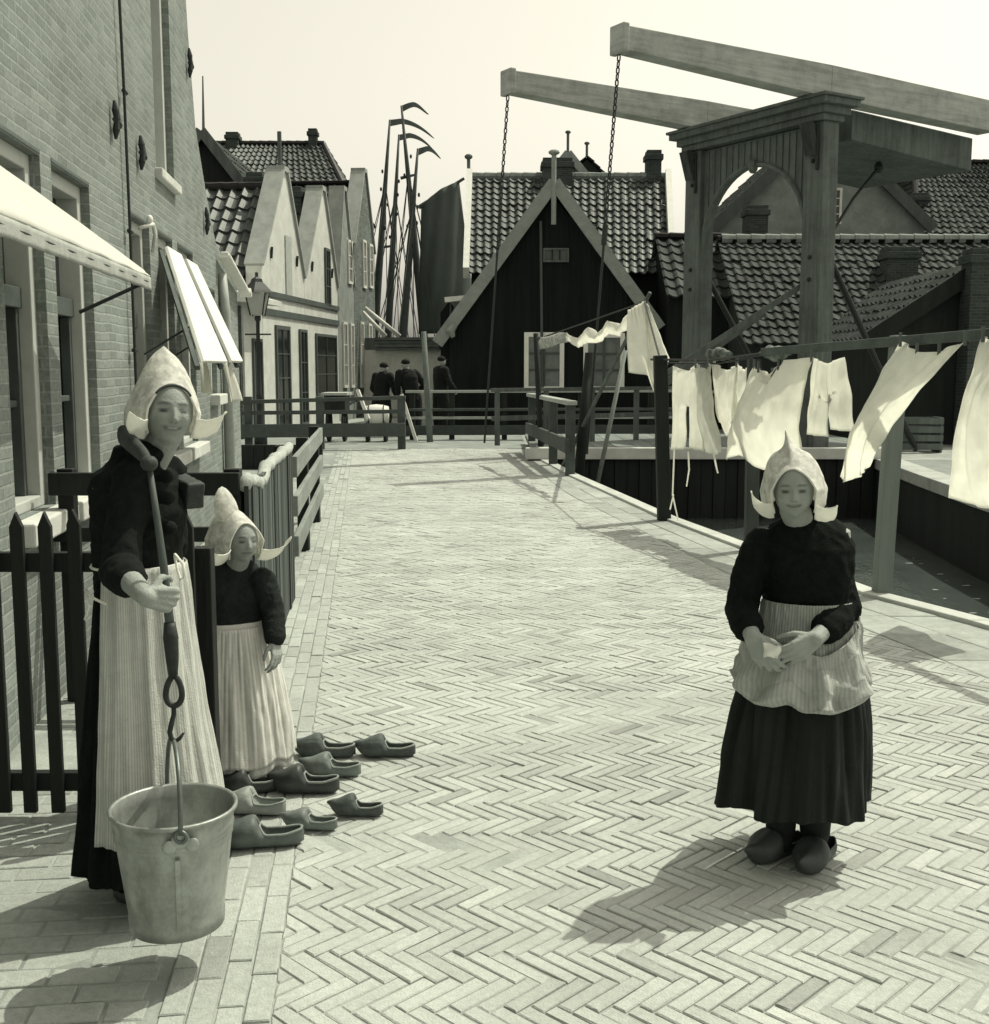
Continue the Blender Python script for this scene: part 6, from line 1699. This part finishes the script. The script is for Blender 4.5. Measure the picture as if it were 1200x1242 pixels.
o = remeshed(mb, 'body', SKIN, sm_, .0034, 1); face_tones(o, (sm_.matrix_basis.inverted() @ Mh2).inverted(), HS2, .15)
mb = MB()
rings_loft(mb, MS, [(.53, 0, 0, .108, .098), (.60, 0, 0, .112, .10), (.68, 0, -.004, .118, .104), (.745, 0, 0, .118, .09), (.785, 0, 0, .09, .07), (.81, 0, 0, .05, .05)])
mb.chain([sL, eL, eL.lerp(wL, .85)], [.050, .043, .036]); mb.chain([sR, eR, eR.lerp(wR, .85)], [.050, .043, .036])
remeshed(mb, 'bodice', mat('dark_bodice', .022, .95, .3, 26, .5, 150, spec=.12), sm_, .006, 3, cloth_folds(.006, 14, 4))
skirt(MS, .565, .055, (.112, .102, 0, 0), (.205, .19, 0, .0), 15, .015, seed=4, uvs=1, hem=.012, belly=.012).build('skirt', mat('pale_petticoat', .62, .92, .10, 14, .3, 150, transl=.12), sm_, smooth=True, solid=.003)
skirt(MS, .575, .085, (.114, .104, 0, 0), (.195, .18, 0, 0), 17, .012, -95, 95, .020, seed=4.3, hem=.008, belly=.012).build('apron', stripe_mat('fine_striped_apron', .74, .58, 80, .15, .2), sm_, smooth=True, solid=.003)
mb = MB(); rings_loft(mb, MS, [(.545, 0, 0, .122, .112), (.59, 0, 0, .120, .110)], 40); mb.build('waistband', LACEP, sm_, smooth=True)
for sx in (-.05, .05): foot_clog(MS @ Matrix.Translation((sx, -.05, .002)) @ Matrix.Rotation(R(90), 4, 'Z'), sm_, .74, CLOGM)
cap_parts(Mh2, HS2 * 1.12, sm_, .020, .0, [(-1, .085, (.45, -.75, -.35), (.8, -.2, .15), -.035), (1, .078, (.95, -.35, -.35), (.9, -.1, .75), -.040)], q=1.7, lean=(-.02, .03), fz=.078, back=.14, low=-.080)
def lobe(u, v):
    a = 2 * math.pi * u; t = v
    r = .052 * math.sin(math.pi * min(1, t * .72 + .28)) ** .6
    return Mh2 @ Vector((-.030 + r * .85 * math.cos(a) - .015 * t, .045 + r * .55 * math.sin(a) + .02 * t, .065 + .125 * t))
mb = MB(); mb.grid(lobe, 24, 16, close_u=True); mb.build('cap_peak', LACE, sm_, smooth=True)

# ---- the girl standing in the street
PG = Vector((.935, 3.40, 0)); FIG = R(-8)
gi = thing('person', 'girl standing alone in the street with a dark high-necked bodice and a bunched-up apron', 'person', PG, FIG)
MG = gi.matrix_basis.copy()
hp3 = at(963, 594, 3.34); Mh3 = headM(hp3, R(-14), R(-3), R(-3)); HS3 = .76
sR, eR, wR = at(920, 664, 3.40), at(899, 738, 3.36), at(913, 772, 3.21)
sL, eL, wL = at(1005, 660, 3.42), at(1024, 740, 3.36), at(989, 775, 3.20)
mb = MB(); head_mesh(mb, Mh3, HS3, .75)
mb.capsule(MG @ Vector((0, .01, .98)), Mh3 @ Vector((0, .012, -.055)), .046, .043, 16)
rings_loft(mb, MG, [(.2, 0, 0, .07, .07), (.5, 0, 0, .11, .10), (.78, 0, 0, .105, .09), (.95, 0, 0, .125, .09), (1.02, 0, 0, .12, .07), (1.06, 0, 0, .05, .05)])
for sx in (-.052, .052): mb.chain([MG @ Vector((sx, 0, .6)), MG @ Vector((sx, 0, .34)), MG @ Vector((sx, .015, .08))], [.065, .05, .036]); mb.capsule(MG @ Vector((sx, .015, .055)), MG @ Vector((sx, -.02, .045)), .026, .022)
mb.chain([sR, eR, wR], [.030, .030, .024]); hand(mb, wR, at(932, 806, 3.19) - wR, (-.55, -.8, .2), .90, 1, (30, 34, 38, 42), 4, (38, 20))
mb.chain([sL, eL, wL], [.030, .030, .024]); hand(mb, wL, at(952, 800, 3.17) - wL, (.45, -.85, .25), .90, -1, (34, 38, 40, 44), 4, (40, 22))
o = remeshed(mb, 'body', SKIN, gi, .0031, 1); face_tones(o, (gi.matrix_basis.inverted() @ Mh3).inverted(), HS3, .75, .3)
mb = MB()
rings_loft(mb, MG, [(.765, 0, 0, .122, .108), (.83, 0, -.004, .128, .112), (.91, 0, -.008, .134, .118), (.975, 0, -.002, .136, .108), (1.03, 0, .004, .108, .085), (1.06, 0, .008, .062, .062), (1.095, 0, .008, .053, .055)])
mb.chain([sR + Vector((.005, 0, 0)), sR.lerp(eR, .5), eR, eR.lerp(wR, .62)], [.054, .051, .048, .045]); mb.chain([sL - Vector((.005, 0, 0)), sL.lerp(eL, .5), eL, eL.lerp(wL, .60)], [.055, .052, .050, .046])
remeshed(mb, 'bodice', mat('black_knit', .010, .97, .35, 40, .35, 200, spec=.08), gi, .0062, 3, cloth_folds(.008, 12, 2))
skirt(MG, .79, .185, (.122, .108, 0, 0), (.228, .21, -.022, .01), 12, .030, seed=7, uvs=1, hem=.010, belly=.018).build('skirt', stripe_mat('dark_striped_skirt', .018, .012, 34, 0, .3), gi, smooth=True, solid=.004)
GAP = stripe_mat('checked_apron', .42, .30, 120, .10, .1)
skirt(MG, .815, .60, (.124, .110, 0, 0), (.162, .146, 0, 0), 16, .006, -72, 78, .016, seed=7.5, hem=.003).build('apron', GAP, gi, smooth=True, solid=.003)
# bunched lower half of the apron, gathered up in her hands
def bunch(u, v):
    a = R(-80 + 146 * u); ca, sa = math.cos(a), math.sin(a)
    prof = [(.0, .690, .030), (.16, .650, .040), (.36, .585, .058), (.58, .540, .072), (.78, .528, .060), (.92, .560, .038), (1.0, .600, .022)]
    for (t0, z0, r0), (t1, z1, r1) in zip(prof, prof[1:]):
        if v <= t1: break
    f = (v - t0) / (t1 - t0); f = f * f * (3 - 2 * f); z = z0 + (z1 - z0) * f; r = r0 + (r1 - r0) * f
    end = abs(u - .5) * 2
    lift = .085 * end ** 2.4 + (.03 * math.exp(-((u - .43) / .05) ** 2)) - .015 * math.exp(-((u - .62) / .12) ** 2) - .015 * math.exp(-((u - .24) / .12) ** 2)
    fo = .016 * math.sin(a * 11 + 3 * noise.noise(Vector((u * 5, v * 2, 1)))) * math.sin(math.pi * v) ** .6 + .014 * noise.noise(Vector((u * 9, v * 5, 4))) + .006 * noise.noise(Vector((u * 30, v * 14, 8)))
    rr = r * (1 - (.35 if u < .5 else .75) * end ** 3) + fo
    rx, ry = .150 + .14 * max(0, .72 - z), .134 + .14 * max(0, .72 - z)
    return MG @ Vector(((rx + rr) * sa, -(ry + rr) * ca, z + lift * (1 - .5 * v) + fo * .5))
mb = MB(); mb.grid(bunch, 120, 44, uvfn=lambda u, v: (u * .45, v)); mb.build('apron_bundle', stripe_mat('apron_bundle', .48, .40, 110, .12, .3), gi, smooth=True, solid=.003)
mb = MB(); 
for sx in (-.052, .052): mb.chain([MG @ Vector((sx, 0, .34)), MG @ Vector((sx, .015, .08))], [.056, .046]); mb.capsule(MG @ Vector((sx, .015, .065)), MG @ Vector((sx, -.025, .055)), .038, .032)
remeshed(mb, 'stockings', mat('black_stocking', .02, .95), gi, .006, 2)
for (sx, yy, rz) in ((-.074, -.015, 44), (.046, -.055, 62)): foot_clog(MG @ Matrix.Translation((sx, yy, .002)) @ Matrix.Rotation(R(rz), 4, 'Z'), gi, 1.06, mat('dark_worn_clog', .075, .55, .35, 9, .3, 40, dirt=.3, dscale=9))
cap_parts(Mh3, HS3 * 1.08, gi, .026, .075, [(-1, .066, (.75, -.6, -.15), (.55, -.3, .75), -.045), (1, .060, (.55, -.65, -.35), (.75, -.35, .25), -.055)], q=4.2, lean=(-.022, .01), fz=.076, low=-.080, wide=1.0, hw=.12)
# folded paper in her hands
def pp(u, v):
    p = at(925 + 22 * u - 6 * v * (u - .3), 779 + 18 * v + 5 * u * (1 - v), 3.15 + .012 * math.sin(6 * u + 3 * v)); return p + Vector((.002 * math.sin(5 * v), -.016 * abs(u - .45), .002 * math.sin(5 * u)))
mb = MB(); mb.grid(pp, 8, 8); tag(mb.build('folded_paper', mat('white_paper', .75, .8, .05), None, smooth=True, solid=.002), 'small folded white paper held between the hands of the girl in the street', 'paper')

# ---- men by the quay
def man(label, px, Y, yaw, ht=1.66, lean=0.0, arm=0, kind='person'):
    p = at(px, 520, Y); r = thing('person', label, 'person', (p.x, Y, 0), yaw); M = r.matrix_basis.copy(); k = ht / 1.7
    T = lambda x, y, z: M @ (Vector((x + lean * max(0, z - .9), y, z)) * k)
    hm = headM(T(0, -.02, 1.56), yaw, 0, 0)
    sh = [T(-.2, 0, 1.38), T(.2, 0, 1.38)]
    el = [T(-.30 - .12 * arm, -.05, 1.12), T(.29, -.05, 1.1)]; wr_ = [T(-.26 - .02 * arm, -.22, .95), T(.22, -.2, .92)]
    mb = MB(); head_mesh(mb, hm, 1.0, .2); mb.capsule(T(0, .01, 1.36), T(0, 0, 1.5), .06, .055)
    rings_loft(mb, M @ Matrix.Scale(k, 4), [(.85, 0, 0, .15, .11), (1.0, lean * .1, 0, .15, .11), (1.3, lean * .4, 0, .18, .12), (1.42, lean * .5, 0, .15, .08), (1.46, lean * .55, 0, .06, .05)], 18)
    for sx in (-.1, .1): mb.chain([T(sx, 0, .88), T(sx * 1.1, -.02, .48), T(sx * 1.1, .02, .08)], [.09, .06, .045]); mb.capsule(T(sx * 1.1, .02, .05), T(sx * 1.2, -.13, .04), .045, .04)
    for i in (0, 1): mb.chain([sh[i], el[i], wr_[i]], [.055, .045, .035]); hand(mb, wr_[i], (wr_[i] - el[i]), M.to_3x3() @ Vector((0, -1, .3)), 1.0, 1 if i == 0 else -1)
    o = remeshed(mb, 'body', SKIN, r, .009, 1); face_tones(o, (r.matrix_basis.inverted() @ hm).inverted(), 1.0)
    mb = MB(); rings_loft(mb, M @ Matrix.Scale(k, 4), [(.80, 0, 0, .20, .15), (1.0, lean * .1, 0, .19, .14), (1.3, lean * .4, 0, .21, .15), (1.42, lean * .5, 0, .18, .11), (1.48, lean * .55, 0, .075, .075)], 20)
    for i in (0, 1): mb.chain([sh[i], el[i], el[i].lerp(wr_[i], .9)], [.085, .07, .055])
    remeshed(mb, 'jacket', mat('black_jacket', .010, .95, .3, 10), r, .012, 2, cloth_folds(.012, 6, px))
    mb = MB()
    for sx in (-.1, .1): mb.chain([T(sx, 0, .86), T(sx * 1.15, -.01, .5), T(sx * 1.2, .01, .16)], [.13, .145, .10])
    remeshed(mb, 'trousers', mat('black_trousers', .010, .95, .3, 10), r, .012, 2, cloth_folds(.012, 6, px + 3))
    mb = MB(); mb.ellipsoid(hm @ Vector((0, .015, .065)), (.095, .11, .07), 16, 10); mb.ellipsoid(hm @ Vector((0, -.085, .045)), (.07, .05, .012), 14, 8); mb.build('flat_cap', mat('black_jacket', .018), r, smooth=True)
    return r
man('man in black seen from behind at the railing, left of the tall pale pole', 463, 25.4, R(150), 1.60, -.12)
man('man in black leaning sideways with one elbow out, beside the tall pale pole', 500, 25.2, R(215), 1.68, .22, 1)
man('man in black half hidden by the corner of the black wooden house', 535, 26.6, R(120), 1.76, -.04)
